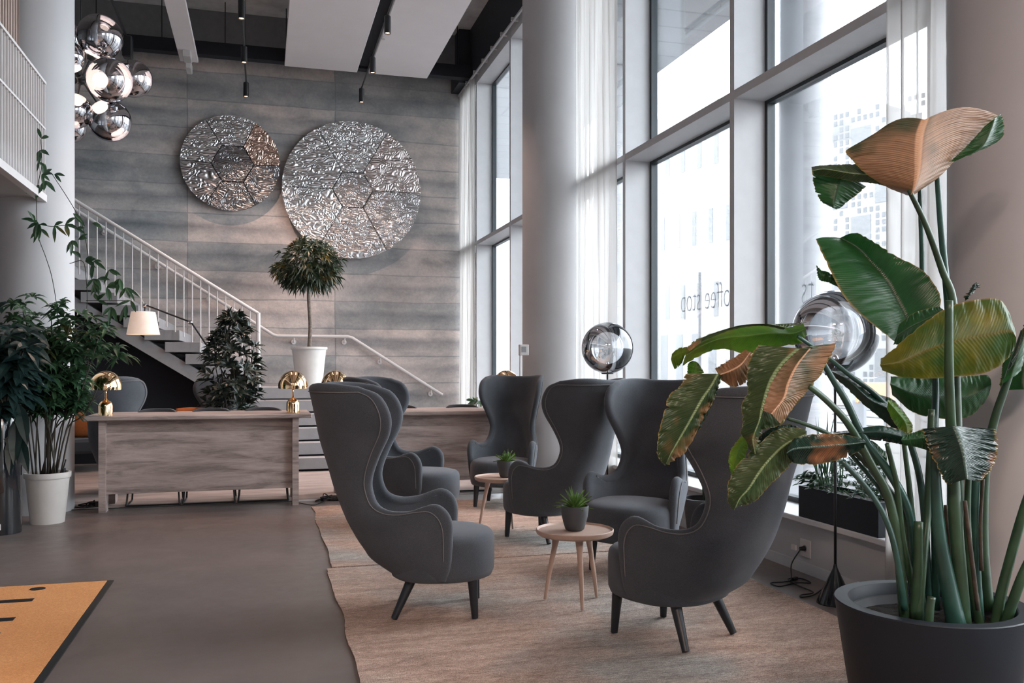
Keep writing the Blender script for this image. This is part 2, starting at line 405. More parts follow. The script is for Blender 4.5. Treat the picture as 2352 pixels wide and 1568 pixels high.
def smoke_glass():
    m, t, b = nt('smoked_mirror_glass'); t.nodes.remove(b); out = t.nodes['Material Output']
    tp = t.nodes.new('ShaderNodeBsdfTransparent'); tp.inputs['Color'].default_value = (.55,.56,.58,1)
    gl = t.nodes.new('ShaderNodeBsdfGlossy'); gl.inputs['Roughness'].default_value = .015; gl.inputs['Color'].default_value = (.78,.78,.82,1)
    ms = t.nodes.new('ShaderNodeMixShader'); fr = t.nodes.new('ShaderNodeLayerWeight'); fr.inputs['Blend'].default_value = .45
    L(t, math_(t, 'MAXIMUM', .52, fr.outputs['Fresnel']), ms.inputs[0]); L(t, tp.outputs[0], ms.inputs[1]); L(t, gl.outputs[0], ms.inputs[2])
    L(t, ms.outputs[0], out.inputs['Surface']); return m
smoke = smoke_glass()
def shade_mat():
    m, t, b = nt('parchment_shade'); c = ramp(t, noi(t, tc(t), 9, 3), [(.3, (.72,.60,.54)), (.7, (.80,.70,.64))])
    L(t, c, b.inputs['Base Color']); b.inputs['Roughness'].default_value = .8
    b.inputs['Emission Color'].default_value = (1,.72,.56,1); b.inputs['Emission Strength'].default_value = .28; return m
shade_m = shade_mat()
def soffit_mat():
    m, t, b = nt('soffit_panels'); c = t.nodes.new('ShaderNodeTexCoord'); br = t.nodes.new('ShaderNodeTexBrick'); L(t, c.outputs['Object'], br.inputs['Vector'])
    br.inputs['Scale'].default_value = 1; br.inputs['Brick Width'].default_value = 6; br.inputs['Row Height'].default_value = .75; br.inputs['Mortar Size'].default_value = .03
    br.inputs['Color1'].default_value = (.22,.225,.23,1); br.inputs['Color2'].default_value = (.235,.24,.245,1); br.inputs['Mortar'].default_value = (.14,.145,.15,1)
    L(t, br.outputs['Color'], b.inputs['Base Color']); b.inputs['Roughness'].default_value = .8; return m
soffit_m = soffit_mat()
facade_w = plain('facade_white', (.27,.27,.27), .9, var=.02)
facade_win = plain('facade_window', (.145,.15,.155), .6, var=.1)
facade_dot = plain('facade_dot', (.13,.135,.14), .8, var=.05)
street_m = plain('street_snow', (.15,.15,.152), .9, var=.12, sc=1.2)
pave_line = plain('pavement_line', (.095,.098,.10), .9, var=.1)
# ---------------------------------------------------------------- setting
XI, XG, WY = 3.68, 3.98, 16.6
CEIL = 7.6; XL, YB = -9.0, -8.0
struct('floor', MB().box(XL, XG, YB, WY, -.1, 0), floor_m)
struct('ceiling', MB().box(XL, XG+.2, YB, WY, CEIL, CEIL+.2), ceil_conc)
struct('wall_back', MB().box(XL, XG+.2, WY, WY+.3, -.1, CEIL), conc)
struct('wall_left', MB().box(XL-.2, XL, YB, WY, -.1, CEIL), plaster)
struct('wall_front', MB().box(XL, XG+.2, YB-.2, YB, -.1, CEIL), plaster)
# window wall: plinth, header, mullions, transom
struct('wall_right', MB().box(XI, XG+.05, YB, WY, 0, .365), plaster)
struct('wall_right', MB().box(XI-.02, XG+.15, YB, WY, 6.72, CEIL), dark_paint)
struct('baseboard_right', MB().box(XI-.012, XI, YB, WY, 0, .075), frame_white)
struct('trim_1', MB().box(XI-.075, XG+.02, YB, WY, .365, .405, bev=.006), frame_white)      # sill
ys = [15.5-2.248*k for k in range(0, 11)]
# frame of the whole glazed wall, one window per bay
edges = [WY]+ys+[YB]
wn = 0
portals = []
for i in range(len(edges)-1):
    y1, y0 = edges[i], edges[i+1]
    if y1-y0 < .3: continue
    wn += 1
    root = thing('window_%d' % wn, '', 'window', (XG, (y0+y1)/2, .405)); del root['label']; del root['category']; root['kind'] = 'structure'
    m = MB()
    m.box(XI, XG, y0-.035, y0+.035, .405, 6.72)                       # deep mullion
    m.box(XI+.002, XG+.0, y0+.035, y1-.035, 3.62, 3.69)               # transom
    m.box(XI+.002, XG+.0, y0+.035, y1-.035, 6.50, 6.72)               # head
    build('window_frame', m, frame_white, root, world=True)
    m = MB(); xb0, xb1 = XG-.02, XG+.05
    for a, b_ in ((.405, 3.62), (3.69, 6.50)):
        m.box(xb0, xb1, y0+.035, y0+.085, a, b_); m.box(xb0, xb1, y1-.075, y1-.035, a, b_)
        m.box(xb0, xb1, y0+.085, y1-.075, a, a+.04); m.box(xb0, xb1, y0+.085, y1-.075, b_-.03, b_)
    build('sash', m, black_frame, root, world=True)
    m = MB()
    for a, b_ in ((.445, 3.59), (3.73, 6.47)): m.box(XG+.012, XG+.020, y0+.085, y1-.075, a, b_)
    build('pane', m, pane, root, world=True)
    portals.append((y0+.05, y1-.05))
for (y0, y1) in portals:
    for (z0, z1) in ((.42, 3.62), (3.69, 6.5)):
        ld = bpy.data.lights.new('window_portal', 'AREA'); ld.shape = 'RECTANGLE'; ld.size = y1-y0; ld.size_y = z1-z0; ld.cycles.is_portal = True
        lo = bpy.data.objects.new('window_portal', ld); COL.objects.link(lo); lo.location = (XG+.06, (y0+y1)/2, (z0+z1)/2)
        lo.rotation_euler = Vector((1, 0, 0)).to_track_quat('Z', 'Y').to_euler()
# curtain track with clips
tr = thing('curtain_track', 'white curtain rail running along the top of the glazed wall', 'curtain rail', (3.6, 9, 6.58))
m = MB(); m.box(3.585, 3.615, 3.9, WY, 6.58, 6.61); build('rail', m, frame_white, tr, world=True)
for k in range(9):
    y = 15.9-k*.62; build('clip', MB().box(3.57, 3.68, y-.02, y+.02, 6.60, 6.65), white_plastic, tr, world=True)
def split_letters(ob):
    import bmesh
    me = ob.data; par = list(range(len(me.vertices)))
    def f(a):
        while par[a] != a: par[a] = par[par[a]]; a = par[a]
        return a
    for e in me.edges:
        a, b = f(e.vertices[0]), f(e.vertices[1])
        if a != b: par[a] = b
    # also join coincident points of the extruded sides
    seen = {}
    for v in me.vertices:
        k = tuple(round(q, 4) for q in v.co)
        if k in seen: par[f(v.index)] = f(seen[k])
        else: seen[k] = v.index
    groups = {}
    for p in me.polygons: groups.setdefault(f(p.vertices[0]), []).append(p)
    c = me.vertices[0].co.copy(); root = bpy.data.objects.new('window_lettering', None); COL.objects.link(root); root.location = c
    root.matrix_basis = Matrix.Translation(c)
    for g, ps in groups.items():
        m = MB(); ix = {}; vs = []
        for p in ps:
            for v in p.vertices:
                if v not in ix: ix[v] = len(vs); vs.append(me.vertices[v].co.copy())
        m.add(vs, [tuple(ix[v] for v in p.vertices) for p in ps]); build('letter', m, me.materials[0], root, world=True)
    bpy.data.objects.remove(ob); return root
# lettering stuck on the glass, read from outside
def text_mesh(body, size, mat, M, name, parent=None, ext=.002):
    cu = bpy.data.curves.new('tmp', 'FONT'); cu.body = body; cu.size = size; cu.extrude = ext; cu.offset = -.006 if size < .5 else 0
    o = bpy.data.objects.new('tmp', cu); COL.objects.link(o); bpy.context.view_layer.update()
    me = bpy.data.meshes.new_from_object(o.evaluated_get(bpy.context.evaluated_depsgraph_get()))
    bpy.data.objects.remove(o); me.transform(M); me.materials.clear(); me.materials.append(mat)
    ob = bpy.data.objects.new(name, me); COL.objects.link(ob)
    if parent: ob.parent = parent
    if parent is None and body != 'ITY.':
        return split_letters(ob)
    return ob
letter_m = plain('window_lettering', (.32,.34,.36), .7)
# outside view: letters run towards -Y when read from outside looking to -X ... x axis of text -> +Y
def glass_text(body, y_start, z, size, sx, name):
    M = Matrix.Translation((XG+.024, y_start, z)) @ Matrix(((0,0,1,0),(1,0,0,0),(0,1,0,0),(0,0,0,1))) @ Matrix.Diagonal((sx, 1.3, 1, 1))
    return text_mesh(body, size, letter_m, M, name)
w1 = glass_text('Coffee stop', 6.93, 1.985, .27, .90, 'window_lettering')
tag(w1, 'grey Coffee stop lettering, seen mirrored on the glass of the middle tall window', 'lettering')
w2 = glass_text('ts', 5.86, 1.93, .27, .9, 'window_lettering')
tag(w2, 'two mirrored grey letters ts on the glass beside the big globe lamp', 'lettering')
# round columns
def column(x, y, r, z1, name):
    m = MB().lathe([(r, 0), (r, z1)], 64, (x, y, 0)); return struct(name, m, plaster, smooth=True, auto=40)
column(-2.19, 9.96, .345, CEIL, 'trim_2')
column(3.30, 10.12, .325, CEIL, 'trim_3')
column(3.33, 3.23, .345, CEIL, 'trim_4')
# white grille box on the middle column
rt = thing('control_box', 'small white control box on a bracket at the left edge of the middle column', 'switch box', P(1203, 803, 10.25))
m = MB().box(-.055, .055, -.03, .03, -.065, .06, bev=.006); build('housing', m, white_plastic, rt)
build('screen', MB().box(-.035, .02, -.034, -.0305, -.03, .035), step_grey, rt)
build('bracket', MB().box(-.012, .012, -.01, .14, -.03, .03).tube([(-.045, 0, -.065), (-.045, 0, -1.6)], .008, 8), white_metal, rt)

# timber floor beyond the desks
PZ = .004
struct('floor', MB().box(XL, XI-.01, 9.9, WY, 0, PZ), deck_wood)
struct('trim_5', MB().box(.38, .80, 9.875, 9.9, 0, .014), white_metal)
struct('trim_5', MB().box(-4.4, .36, 9.88, 9.9, 0, .008), black_frame)

# mezzanine
struct('floor', MB().box(XL, -2.10, YB, 10.15, 3.10, 3.30), plaster)
struct('trim_6', MB().box(-2.10, -2.03, YB, 10.15, 3.06, 3.13), white_metal)
rail = thing('balcony_railing', 'white steel balcony railing with close vertical bars at the left edge', 'railing', (-2.09, 8.6, 3.38))
for k in range(46):
    y = 10.08-k*.088
    if y < 6.6: break
    build('baluster', MB().box(-2.075, -2.045, y-.007, y+.007, 3.13, 4.22), white_metal, rail, world=True)
build('handrail', MB().box(-2.09, -2.035, 6.5, 10.15, 4.21, 4.235), white_metal, rail, world=True)
build('midrail', MB().box(-2.085, -2.040, 6.5, 10.15, 3.765, 3.785), white_metal, rail, world=True)
rail2 = thing('timber_slat_screen', 'screen of pale brown vertical timber slats behind the balcony railing', 'slat screen', (-2.3, 8.4, 3.35))
for k in range(44):
    y = 10.0-k*.092
    if y < 6.4: break
    build('slat', MB().box(-2.34, -2.27, y-.016, y+.016, 3.35, CEIL), slat_wood, rail2, world=True)
struct('wall_mezzanine', MB().box(-2.6, -2.5, YB, 10.1, 3.35, CEIL), dark_paint)

# ---------------------------------------------------------------- staircase
ST = thing('staircase', 'grey concrete staircase with thick block treads rising left along the concrete wall', 'staircase', (.6, 14.5, PZ))
X0, X1 = -.22, 1.45
for k in range(6):
    z1 = .19*(k+1); y0 = 12.63+.25*k
    build('step', MB().box(X0, X1, y0, y0+.44, z1-.166 if k else PZ+.03, z1, bev=.004), step_grey, ST, world=True)
build('landing', MB().box(X0, 1.62, 13.95, WY-.01, .95, 1.139, bev=.005), step_grey, ST, world=True)
m = MB()
for k in range(5): m.box(X0+.03, X1-.03, 12.70+.25*k, 14.2, PZ+.19*k, PZ+.19*(k+1)-.03)
m.box(X0+.03, 1.59, 14.2, WY-.02, PZ, .95)
build('riser_shadow_core', m, near_black, ST, world=True)  # near-black filler standing in for the shadow between treads
for k in range(5):
    z1 = 1.14-.165*(k+1)
    build('step', MB().box(1.58+.27*k, 1.58+.27*(k+1)+.1, 14.9, WY-.01, z1-.13, z1, bev=.004), step_grey, ST, world=True)
YS = 14.0
for k in range(15):
    z1 = 1.105+.1773*(k+1); xr = -.04-.283*k
    if xr < -4.6: break
    build('step', MB().box(xr-.487, xr, YS, WY-.01, z1-.150, z1, bev=.004), step_grey, ST, world=True)
def strx(x): return 1.27+(-1.04-x)*.627
poly = [(-.235, YS+.05, strx(-.235)), (-4.9, YS+.05, strx(-4.9)), (-4.9, YS+.05, strx(-4.9)+.21), (-.235, YS+.05, strx(-.235)+.21)]
build('stringer', MB().prism(poly, (0, .30, 0)), step_grey, ST, world=True)
build('stringer', MB().prism([(p[0], p[1]+2.1, p[2]) for p in poly], (0, .30, 0)), step_grey, ST, world=True)
# near-black panel standing in for the darkness under the stairs
struct('understair_dark_panel', MB().prism([(-.3, 14.5, PZ), (-.3, 14.5, strx(-.3)-.02), (-6, 14.5, strx(-6)-.02), (-6, 14.5, PZ)], (0, .1, 0)), near_black)
# stair railing
sr = thing('stair_railing', 'pinkish white stair railing with thin round balusters and a thicker newel post', 'railing', (-.06, 13.95, .85))
YR = 13.93
def hz(x): return 2.248+(-.058-x)*.6265
build('handrail', MB().tube([(-.056, YR, hz(-.056)), (-4.9, YR, hz(-4.9))], .027, 10), white_metal, sr, world=True)
build('newel_post', MB().tube([(-.056, YR, .80), (-.056, YR, 2.26)], .032, 10), white_metal, sr, world=True)
for k in range(1, 42):
    x = -.056-k*.117
    if x < -4.4: break
    build('baluster', MB().tube([(x, YR, hz(x)), (x, YR, hz(x)-1.02)], .0095, 6), white_metal, sr, world=True)
wr = thing('wall_handrail', 'white tubular handrail bracketed to the concrete wall above the landing', 'handrail', (.2, WY-.08, 2.0))
hp = [(-4.9, 16.5, 5.30), (.19, 16.5, 2.02), (.26, 16.5, 2.0), (1.50, 16.5, 2.0), (1.58, 16.5, 1.98), (3.26, 16.5, .92)]
build('rail', MB().tube(hp, .03, 10), white_metal, wr, world=True)
for (x, z) in ((-2.6, 3.78), (-1.75, 3.23), (-.9, 2.68), (.55, 1.94), (1.45, 1.94), (2.1, 1.58), (3.05, .98)):
    build('bracket', MB().tube([(x, 16.5, z+.03), (x, 16.5, z-.03), (x, WY, z-.035)], .010, 8).lathe([(0, 0), (.045, 0), (.045, .02), (0, .02)], 16, (0, 0, 0)) if False else MB().tube([(x, 16.5, z+.03), (x, 16.5, z-.04), (x, WY, z-.04)], .011, 8).tube([(x, WY-.02, z-.04), (x, WY, z-.04)], .045, 14), white_metal, wr, world=True)

# ---------------------------------------------------------------- ceiling things
duct = thing('ceiling_duct', 'black cable tray running across the concrete wall below the ceiling', 'duct', (-2, 15.8, 6.77))
build('tray', MB().box(XL, XI, 15.72, 15.9, 6.66, 6.88), near_black, duct, world=True)
for k in range(9):
    x = -4.6+k*1.0; build('hanger', MB().tube([(x, 15.81, 6.88), (x, 15.81, CEIL)], .008, 6), black_metal, duct, world=True)
struct('trim_7', MB().box(XL, XI, 16.25, WY-.002, 6.95, CEIL), plain('shade_band', (.22,.225,.235), .8))  # darker grey box standing in for the shade along the wall top
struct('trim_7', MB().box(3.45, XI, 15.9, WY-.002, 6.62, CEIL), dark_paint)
for (x0, x1, lab) in ((.37, 1.60, 'wide white acoustic ceiling panel left of the dark slot'), (1.80, 2.84, 'white acoustic ceiling panel right of the dark slot, next to the windows')):
    p = thing('acoustic_panel', lab, 'ceiling panel', ((x0+x1)/2, 8, 6.6), group='hanging ceiling panels')
    build('panel', MB().box(x0, x1, 2.2, 15.78, 6.6, 6.66, bev=.006), panel_white, p, world=True)
    for y in (4, 8, 12, 15):
        build('hanger', MB().tube([(x0+.2, y, 6.66), (x0+.2, y, CEIL)], .004, 5).tube([(x1-.2, y, 6.66), (x1-.2, y, CEIL)], .004, 5), black_metal, p, world=True)
struct('trim_8', MB().box(1.61, 1.79, 2.2, 15.8, 6.70, 6.72), near_black)
sp = thing('sprinkler', 'tiny sprinkler head under the right acoustic ceiling panel', 'sprinkler', P(880, 102, 13.9)+Vector((0, 0, .08)))
build('sprinkler_head', MB().lathe([(0, 0), (.035, .002), (.035, .012), (.008, .016), (.008, .05), (0, .05)], 14), white_metal, sp)
bf = thing('ceiling_baffle', 'long narrow white ceiling baffle hanging left of the acoustic panels', 'ceiling panel', (-1.18, 10, 6.6))
build('baffle', MB().box(-1.33, -1.04, 2.2, 16.0, 6.6, 6.66, bev=.006), panel_white, bf, world=True)
build('end_box', MB().box(-1.25, -1.12, 15.4, 15.75, 6.50, 6.60, bev=.01).box(-1.23, -1.14, 15.75, 16.1, 6.42, 6.56, bev=.01), white_plastic, bf, world=True)
build('sensor', MB().lathe([(0, 0), (.04, .01), (.05, .03), (.05, .05), (0, .05)], 16, (-1.2, 13.0, 6.55)), white_plastic, bf, world=True)
def spot_track(x, ys_, lab, num):
    t = thing('spotlight_track', lab, 'spotlight track', (x, ys_[0], 6.0))
    build('rod', MB().tube([(x, ys_[0]+.02, 6.25), (x, 3.0, 6.25)], .014, 8), black_metal, t, world=True)
    for y in ys_:
        h = build('spot_housing', MB().lathe([(0, .24), (.038, .24), (.045, .232), (.045, .0), (.038, .0), (.034, .03), (0, .03)], 20, (x, y, 6.0)), black_metal, t, world=True, smooth=True, auto=35)
        build('bulb', MB().lathe([(0, .012), (.03, .012), (.03, .02), (0, .02)], 16, (x, y, 6.0)), spot_glow, h, world=True)
    build('cable', MB().tube([(x+.02, ys_[1]+.1, 6.25), (x+.02, ys_[1]+.1, CEIL)], .004, 5), black_metal, t, world=True)
    return t
spot_track(-.26, (15.7, 13.95, 12.2, 10.4), 'black rod with cylinder spotlights hanging over the smaller metal disc', 1)
spot_track(1.65, (15.5, 13.9, 12.2, 10.4), 'black rod with cylinder spotlights hanging below the dark ceiling slot', 2)
t = thing('black_ceiling_rod', 'black ceiling rod with a small loudspeaker above the globe chandelier', 'ceiling rod', (-1.96, 14.9, 6.2))
build('rod', MB().tube([(-1.98, 14.7, 6.45), (-1.95, 3, 6.45)], .02, 8), black_metal, t, world=True)
build('speaker', MB().box(-2.03, -1.89, 14.5, 14.68, 6.12, 6.45, bev=.02), black_metal, t, world=True)
t = thing('exit_light', 'small dark red light fitting high above the curtain rail', 'light', (3.4, 11.6, 7.0))
build('housing', MB().box(3.36, 3.5, 11.5, 11.75, 6.95, 7.15, bev=.01), plain('red_fitting', (.12, .008, .008), .5), t, world=True)
build('bracket', MB().box(3.49, 3.665, 11.6, 11.64, 7.02, 7.06), black_metal, t, world=True)

# ---------------------------------------------------------------- outdoors
struct('ground', MB().box(XG+.2, 90, -40, 90, -.4, -.12), street_m)
for k in range(9):
    x = 7.5+k*1.5+k*k*.12; struct('ground', MB().box(x, x+.16+.02*k, -20, 60, -.12, -.09), pave_line)
struct('ceiling', MB().box(XG+.08, 8.5, YB, 30, 8.0, 8.3), soffit_m)
struct('wall_outside', MB().box(XG+.05, XG+.2, YB, 30, CEIL, 8.1), frame_white)
for (x, y) in ((7.5, 11.2), (7.5, 18.4), (7.5, 4.0)):
    struct('trim_9', MB().lathe([(.36, -.15), (.36, 8.05)], 40, (x, y, 0)), plaster, smooth=True, auto=40)
def facade(name, lab, O, U, W, H, wins, depth=8, dots=None, roof=None):
    """O = corner at ground, U = unit direction along facade; windows given as (u0,u1,z0,z1)"""
    O = Vector(O); U = Vector(U).normalized(); N = U.cross(Vector((0, 0, 1))).normalized()
    if N.dot(-O) < 0: N = -N
    b = thing(name, lab, 'building', O)
    m = MB(); p = [O, O+U*W, O+U*W-N*depth, O-N*depth]
    m.prism(p, (0, 0, H)); build('wall', m, facade_w, b, world=True)
    if roof:
        for (u0, u1, z0, z1) in roof:
            build('roof_block', MB().prism([O+U*u0-N*.5+Vector((0, 0, z0)), O+U*u1-N*.5+Vector((0, 0, z0)), O+U*u1-N*5+Vector((0, 0, z0)), O+U*u0-N*5+Vector((0, 0, z0))], (0, 0, z1-z0)), facade_w, b, world=True)
    for (u0, u1, z0, z1) in wins:
        q = O+N*.02
        build('window', MB().prism([q+U*u0+Vector((0, 0, z0)), q+U*u1+Vector((0, 0, z0)), q+U*u1+Vector((0, 0, z1)), q+U*u0+Vector((0, 0, z1))], -N*.05), facade_win, b, world=True)
    if dots:
        m = MB()
        for (u, z) in dots:
            q = O+N*.015; s = .075
            m.prism([q+U*(u-s)+Vector((0, 0, z-s*1.3)), q+U*(u+s)+Vector((0, 0, z-s*1.3)), q+U*(u+s)+Vector((0, 0, z+s*1.3)), q+U*(u-s)+Vector((0, 0, z+s*1.3))], -N*.03)
        o = build('perforation', m, facade_dot, b, world=True); o['kind'] = 'stuff'
    return b
# white block seen through the middle window
A0 = P(1470, HZ, 48); A0.z = -.1; A1 = P(1790, HZ, 40); A1.z = -.1
Uv = (A1-A0).normalized(); Wd = (A1-A0).length
wins = []
for k in range(9):
    for r, z in enumerate((.9, 4.0, 7.6, 11.4)):
        u = .5+k*1.15+(.35 if r % 2 else 0)
        if u+.5 < Wd: wins.append((u, u+(.30 if r else .5), z, z+(1.7 if r else 2.3)))
facade('office_building', 'plain white building with small narrow windows across the street', A0, Uv, Wd, 14.5, wins)
B0 = P(1800, HZ, 38); B0.z = -.1; B1 = P(2130, HZ, 33); B1.z = -.1
Uv = (B1-B0).normalized(); Wd = (B1-B0).length
wins = []; dots = []
random.seed(3)
nu = int(Wd/1.02)
for k in range(nu):
    for r in range(6):
        if (k+r) % 2 == 0: wins.append((.1+k*1.02, .1+k*1.02+.86, .9+r*1.75, .9+r*1.75+1.35))
for i in range(int(Wd/.26)):
    for j in range(40):
        u = .13+i*.26; z = .7+j*.28
        if any(a-.14 < u < b_+.14 and c-.14 < z < d_+.14 for a, b_, c, d_ in wins): continue
        if random.random() < .62: dots.append((u, z))
facade('perforated_building', 'pale building with a perforated white facade and square windows behind the big leaf plant', B0, Uv, Wd, 10.6, wins, dots=dots, roof=[(.2, 2.9, 10.6, 12.6)])
lamp_grey = plain('lamp_grey', (.13,.13,.135), .7)
t = thing('street_pole', 'thin grey street pole across the street seen behind the window lettering', 'pole', P(1607, HZ, 26)-Vector((0, 0, EYE+.1)))
build('post', MB().tube([(0, 0, 0), (0, 0, 1.5)], .07, 8).tube([(0, 0, 1.5), (0, 0, 4.3)], .045, 8), lamp_grey, t)
t = thing('street_barrier', 'orange and grey barrier standing in the street right of the globe lamp', 'barrier', P(2010, HZ, 20)-Vector((0, 0, EYE+.1)))
build('board', MB().box(-.5, .5, -.04, .04, .75, 1.2, bev=.01), plain('barrier_orange', (.75, .40, .18), .7), t)
build('stand', MB().box(-.45, -.38, -.2, .2, 0, .8).box(.38, .45, -.2, .2, 0, .8), step_grey, t)
# ---------------------------------------------------------------- rugs
def rug(name, lab, x0, x1, y0, y1, mat, z=.012, seed=1, wav=.02):
    random.seed(seed); n = 60; m = 90; rows = []
    for i in range(m+1):
        y = y0+(y1-y0)*i/m; r = []
        for k in range(n+1):
            x = x0+(x1-x0)*k/n
            if k == 0: x += wav*noise.noise(Vector((seed, y*1.6, 0)))*2+.006*noise.noise(Vector((seed, y*14, 0)))
            yy = y+(.01*noise.noise(Vector((x*3, seed, 1))) if i in (0, m) else 0)
            hh = .002*noise.noise(Vector((x*.8, y*1.2, seed)))
            if k == 0: hh += .008*max(0, noise.noise(Vector((seed+3, y*1.3, 0))))
            r.append(Vector((x, yy, z+hh)))
        rows.append(r)
    mb = MB().grid(rows)
    # edge skirt
    edge = [rows[i][0] for i in range(m+1)]+[rows[m][k] for k in range(1, n+1)]+[rows[i][n] for i in range(m-1, -1, -1)]+[rows[0][k] for k in range(n-1, 0, -1)]
    E = len(edge); lo = [Vector((p.x, p.y, .001)) for p in edge]
    mb.add(edge+lo, [(i, (i+1) % E, E+(i+1) % E, E+i) for i in range(E)], [(0, 0)]*(2*E))
    o = build(name, mb, mat, smooth=False); tag(o, lab, 'rug', 'woven rugs under the wing chairs'); return o
rug('woven_rug', 'brown woven rug with a frayed left edge under the two nearest wing chairs', .44, 3.19, 2.2, 6.49, rug_m1, seed=2, wav=.022)
rug('woven_rug', 'brown woven rug lying further back under the far wing chairs', .49, 3.19, 6.52, 9.42, rug_m2, seed=5, wav=.012)
mt = thing('door_mat', 'orange entrance mat with black lettering and a black rubber edge', 'mat', (-2, 5, 0))
build('pile', MB().box(-3.4, -1.005, 2.6, 6.52, .001, .012), orange_m, mt, world=True)
build('rubber_edge', MB().box(-1.005, -.965, 2.6, 6.54, .001, .009).box(-3.4, -1.005, 6.52, 6.54, .001, .009), black_metal, mt, world=True)
o = text_mesh('ITY.', .78, black_metal, Matrix.Translation((-1.36-0, 5.27, .0135)) @ Matrix.Rotation(PI/2, 4, 'Z') @ Matrix.Diagonal((.92, 1, 1, 1)), 'lettering', None, .001)
o.data.transform(parent_mat(mt).inverted()); o.parent = mt
# ---------------------------------------------------------------- metal wall discs
def disc(px, py, dist, rx, hexc, hexr, mats, lab):
    c = P(px, py, dist); yy = WY-.10; k = yy/c.y
    c = Vector((c.x*k, yy, EYE+(c.z-EYE)*k)); d = (c.x*SA+c.y*CA); R = rx/F*d
    t = thing('metal_disc', lab, 'wall art', c, group='hammered metal wall discs')
    def pt(r, a, y=0, o=(0, 0)): return Vector((o[0]+r*math.cos(a), y, o[1]+r*math.sin(a)))
    build('backing', MB().prism([pt(R*.985, 2*PI*i/72, .095) for i in range(72)], (0, -.085, 0)), black_metal, t, smooth=False)
    ho = (hexc[0]/F*d, -hexc[1]/F*d); hr = hexr/F*d; g = .004
    def panel(poly, mat, idx):
        m = MB(); n = len(poly); cc = sum(poly, Vector())/n
        outer = [cc+(p-cc)*(1-g/R*2) for p in poly]; inner = [cc+(p-cc)*(1-g/R*2-.02) for p in poly]
        for p in inner: p.y -= .012
        f = [(i, (i+1) % n, n+(i+1) % n, n+i) for i in range(n)]
        back = [p+Vector((0, .02, 0)) for p in outer]
        m.add(outer+inner+back, f+[tuple(range(n, 2*n))]+[(i, (i+1) % n, 2*n+(i+1) % n, 2*n+i) for i in range(n)])
        build('hammered_panel', m, mat, t)
    panel([pt(hr, PI/3*i, 0, ho) for i in range(6)], mats[0], 0)
    for i in range(6):
        a0, a1 = PI/3*i, PI/3*(i+1)
        poly = [pt(hr*1.01, a0, 0, ho)]+[pt(R, a0+(a1-a0)*j/16) for j in range(17)]+[pt(hr*1.01, a1, 0, ho)]
        panel(poly, mats[i+1], i+1)
sv = (.80, .81, .82); dk = (.34, .34, .35); cop = (.80, .58, .48); md = (.62, .61, .62); pk = (.80, .73, .71)
h1 = [hammered('hammer_a%d' % i, *a) for i, a in enumerate([
  (dk, 5.5, 0, 3.0, .9), (cop, 7, .9, 1.4, .9), (sv, 6.5, .3, 2.2, .9), (sv, 4.5, -.9, 2.6, 1), (md, 4.2, .8, 1.8, 1), (dk, 6.5, -.5, 1.6, .8), (dk, 5.5, .9, 2.0, .8)])]
h2 = [hammered('hammer_b%d' % i, *a) for i, a in enumerate([
  (md, 6.5, .9, 2.6, .9), (pk, 6, .6, 1.5, .9), (sv, 7, -.6, 1.5, .9), (sv, 4.3, -.8, 2.2, 1), (sv, 5.2, .3, 1.5, .9), (md, 6.4, -.3, 1.8, .9), (md, 6.5, -.8, 2.4, .9)])]
disc(530, 374, 15.6, 110, (4, 2), 47, h1, 'smaller round hammered metal wall disc with a copper segment')
disc(810, 436, 16.1, 158, (0, 0), 46, h2, 'larger round hammered metal wall disc behind the standard tree')

# ---------------------------------------------------------------- desks and what stands on them
def desk(x0, x1, yf_, lab, lamps_px):
    t = thing('reception_desk', lab, 'desk', ((x0+x1)/2, yf_+.35, 0), group='long oak desks')
    build('desktop', MB().box(x0-.13, x1+.13, yf_-.10, yf_+.80, .915, .96, bev=.008), desk_wood, t, world=True)
    for x in (x0, x1-.065):
        lg = MB().prism([(x, yf_-.045, 0), (x, yf_+.115, 0), (x, yf_+.115, .176), (x, yf_+.56, .176), (x, yf_+.56, 0), (x, yf_+.72, 0), (x, yf_+.72, .915), (x, yf_-.045, .915)], (.065, 0, 0))
        build('side_panel', lg, desk_wood, t, world=True)
    build('front_panel', MB().box(x0+.065, x1-.065, yf_, yf_+.03, .178, .79), desk_wood, t, world=True)
    build('rail', MB().box(x0+.065, x1-.065, yf_+.06, yf_+.09, .78, .915), desk_wood, t, world=True)
    return t
desk(-1.56, .37, 9.655, 'long limed oak desk with two gold lamps standing left, in front of the stairs', None)
desk(.80, 2.90, 9.82, 'second long limed oak desk behind the wing chairs, nearer the windows', None)
def gold_lamp():
    t = thing('table_lamp', '', 'lamp', (0, 0, 0), group='gold dome table lamps')
    build('base', MB().lathe([(0, 0), (.068, 0), (.068, .10), (.062, .122), (.050, .140), (.030, .152), (.016, .158), (.012, .17), (0, .17)], 40), gold, t, smooth=True, auto=50)
    build('stem', MB().lathe([(.0095, .16), (.0095, .30)], 14), gold, t, smooth=True)
    pr = [(.152, .262), (.153, .285)]+[(.153*math.cos(a), .285+.165*math.sin(a)) for a in [PI/2*i/14 for i in range(1, 15)]]
    pr = [(max(r, 0), z) for r, z in pr]
    inn = [(r*.97, z-.004) for r, z in pr[::-1]]
    build('shade', MB().lathe(pr+inn, 48, close=False), gold, t, smooth=True, auto=60)
    build('socket', MB().lathe([(0, .27), (.03, .28), (.035, .32), (0, .33)], 16), gold, t, smooth=True)
    return t
def desk_pt(px, Y, z=.96):
    r = (px-1176)/F; dx = r*CA+SA; dy = CA-r*SA; k = Y/dy; return Vector((dx*k, Y, z))
gl = gold_lamp()
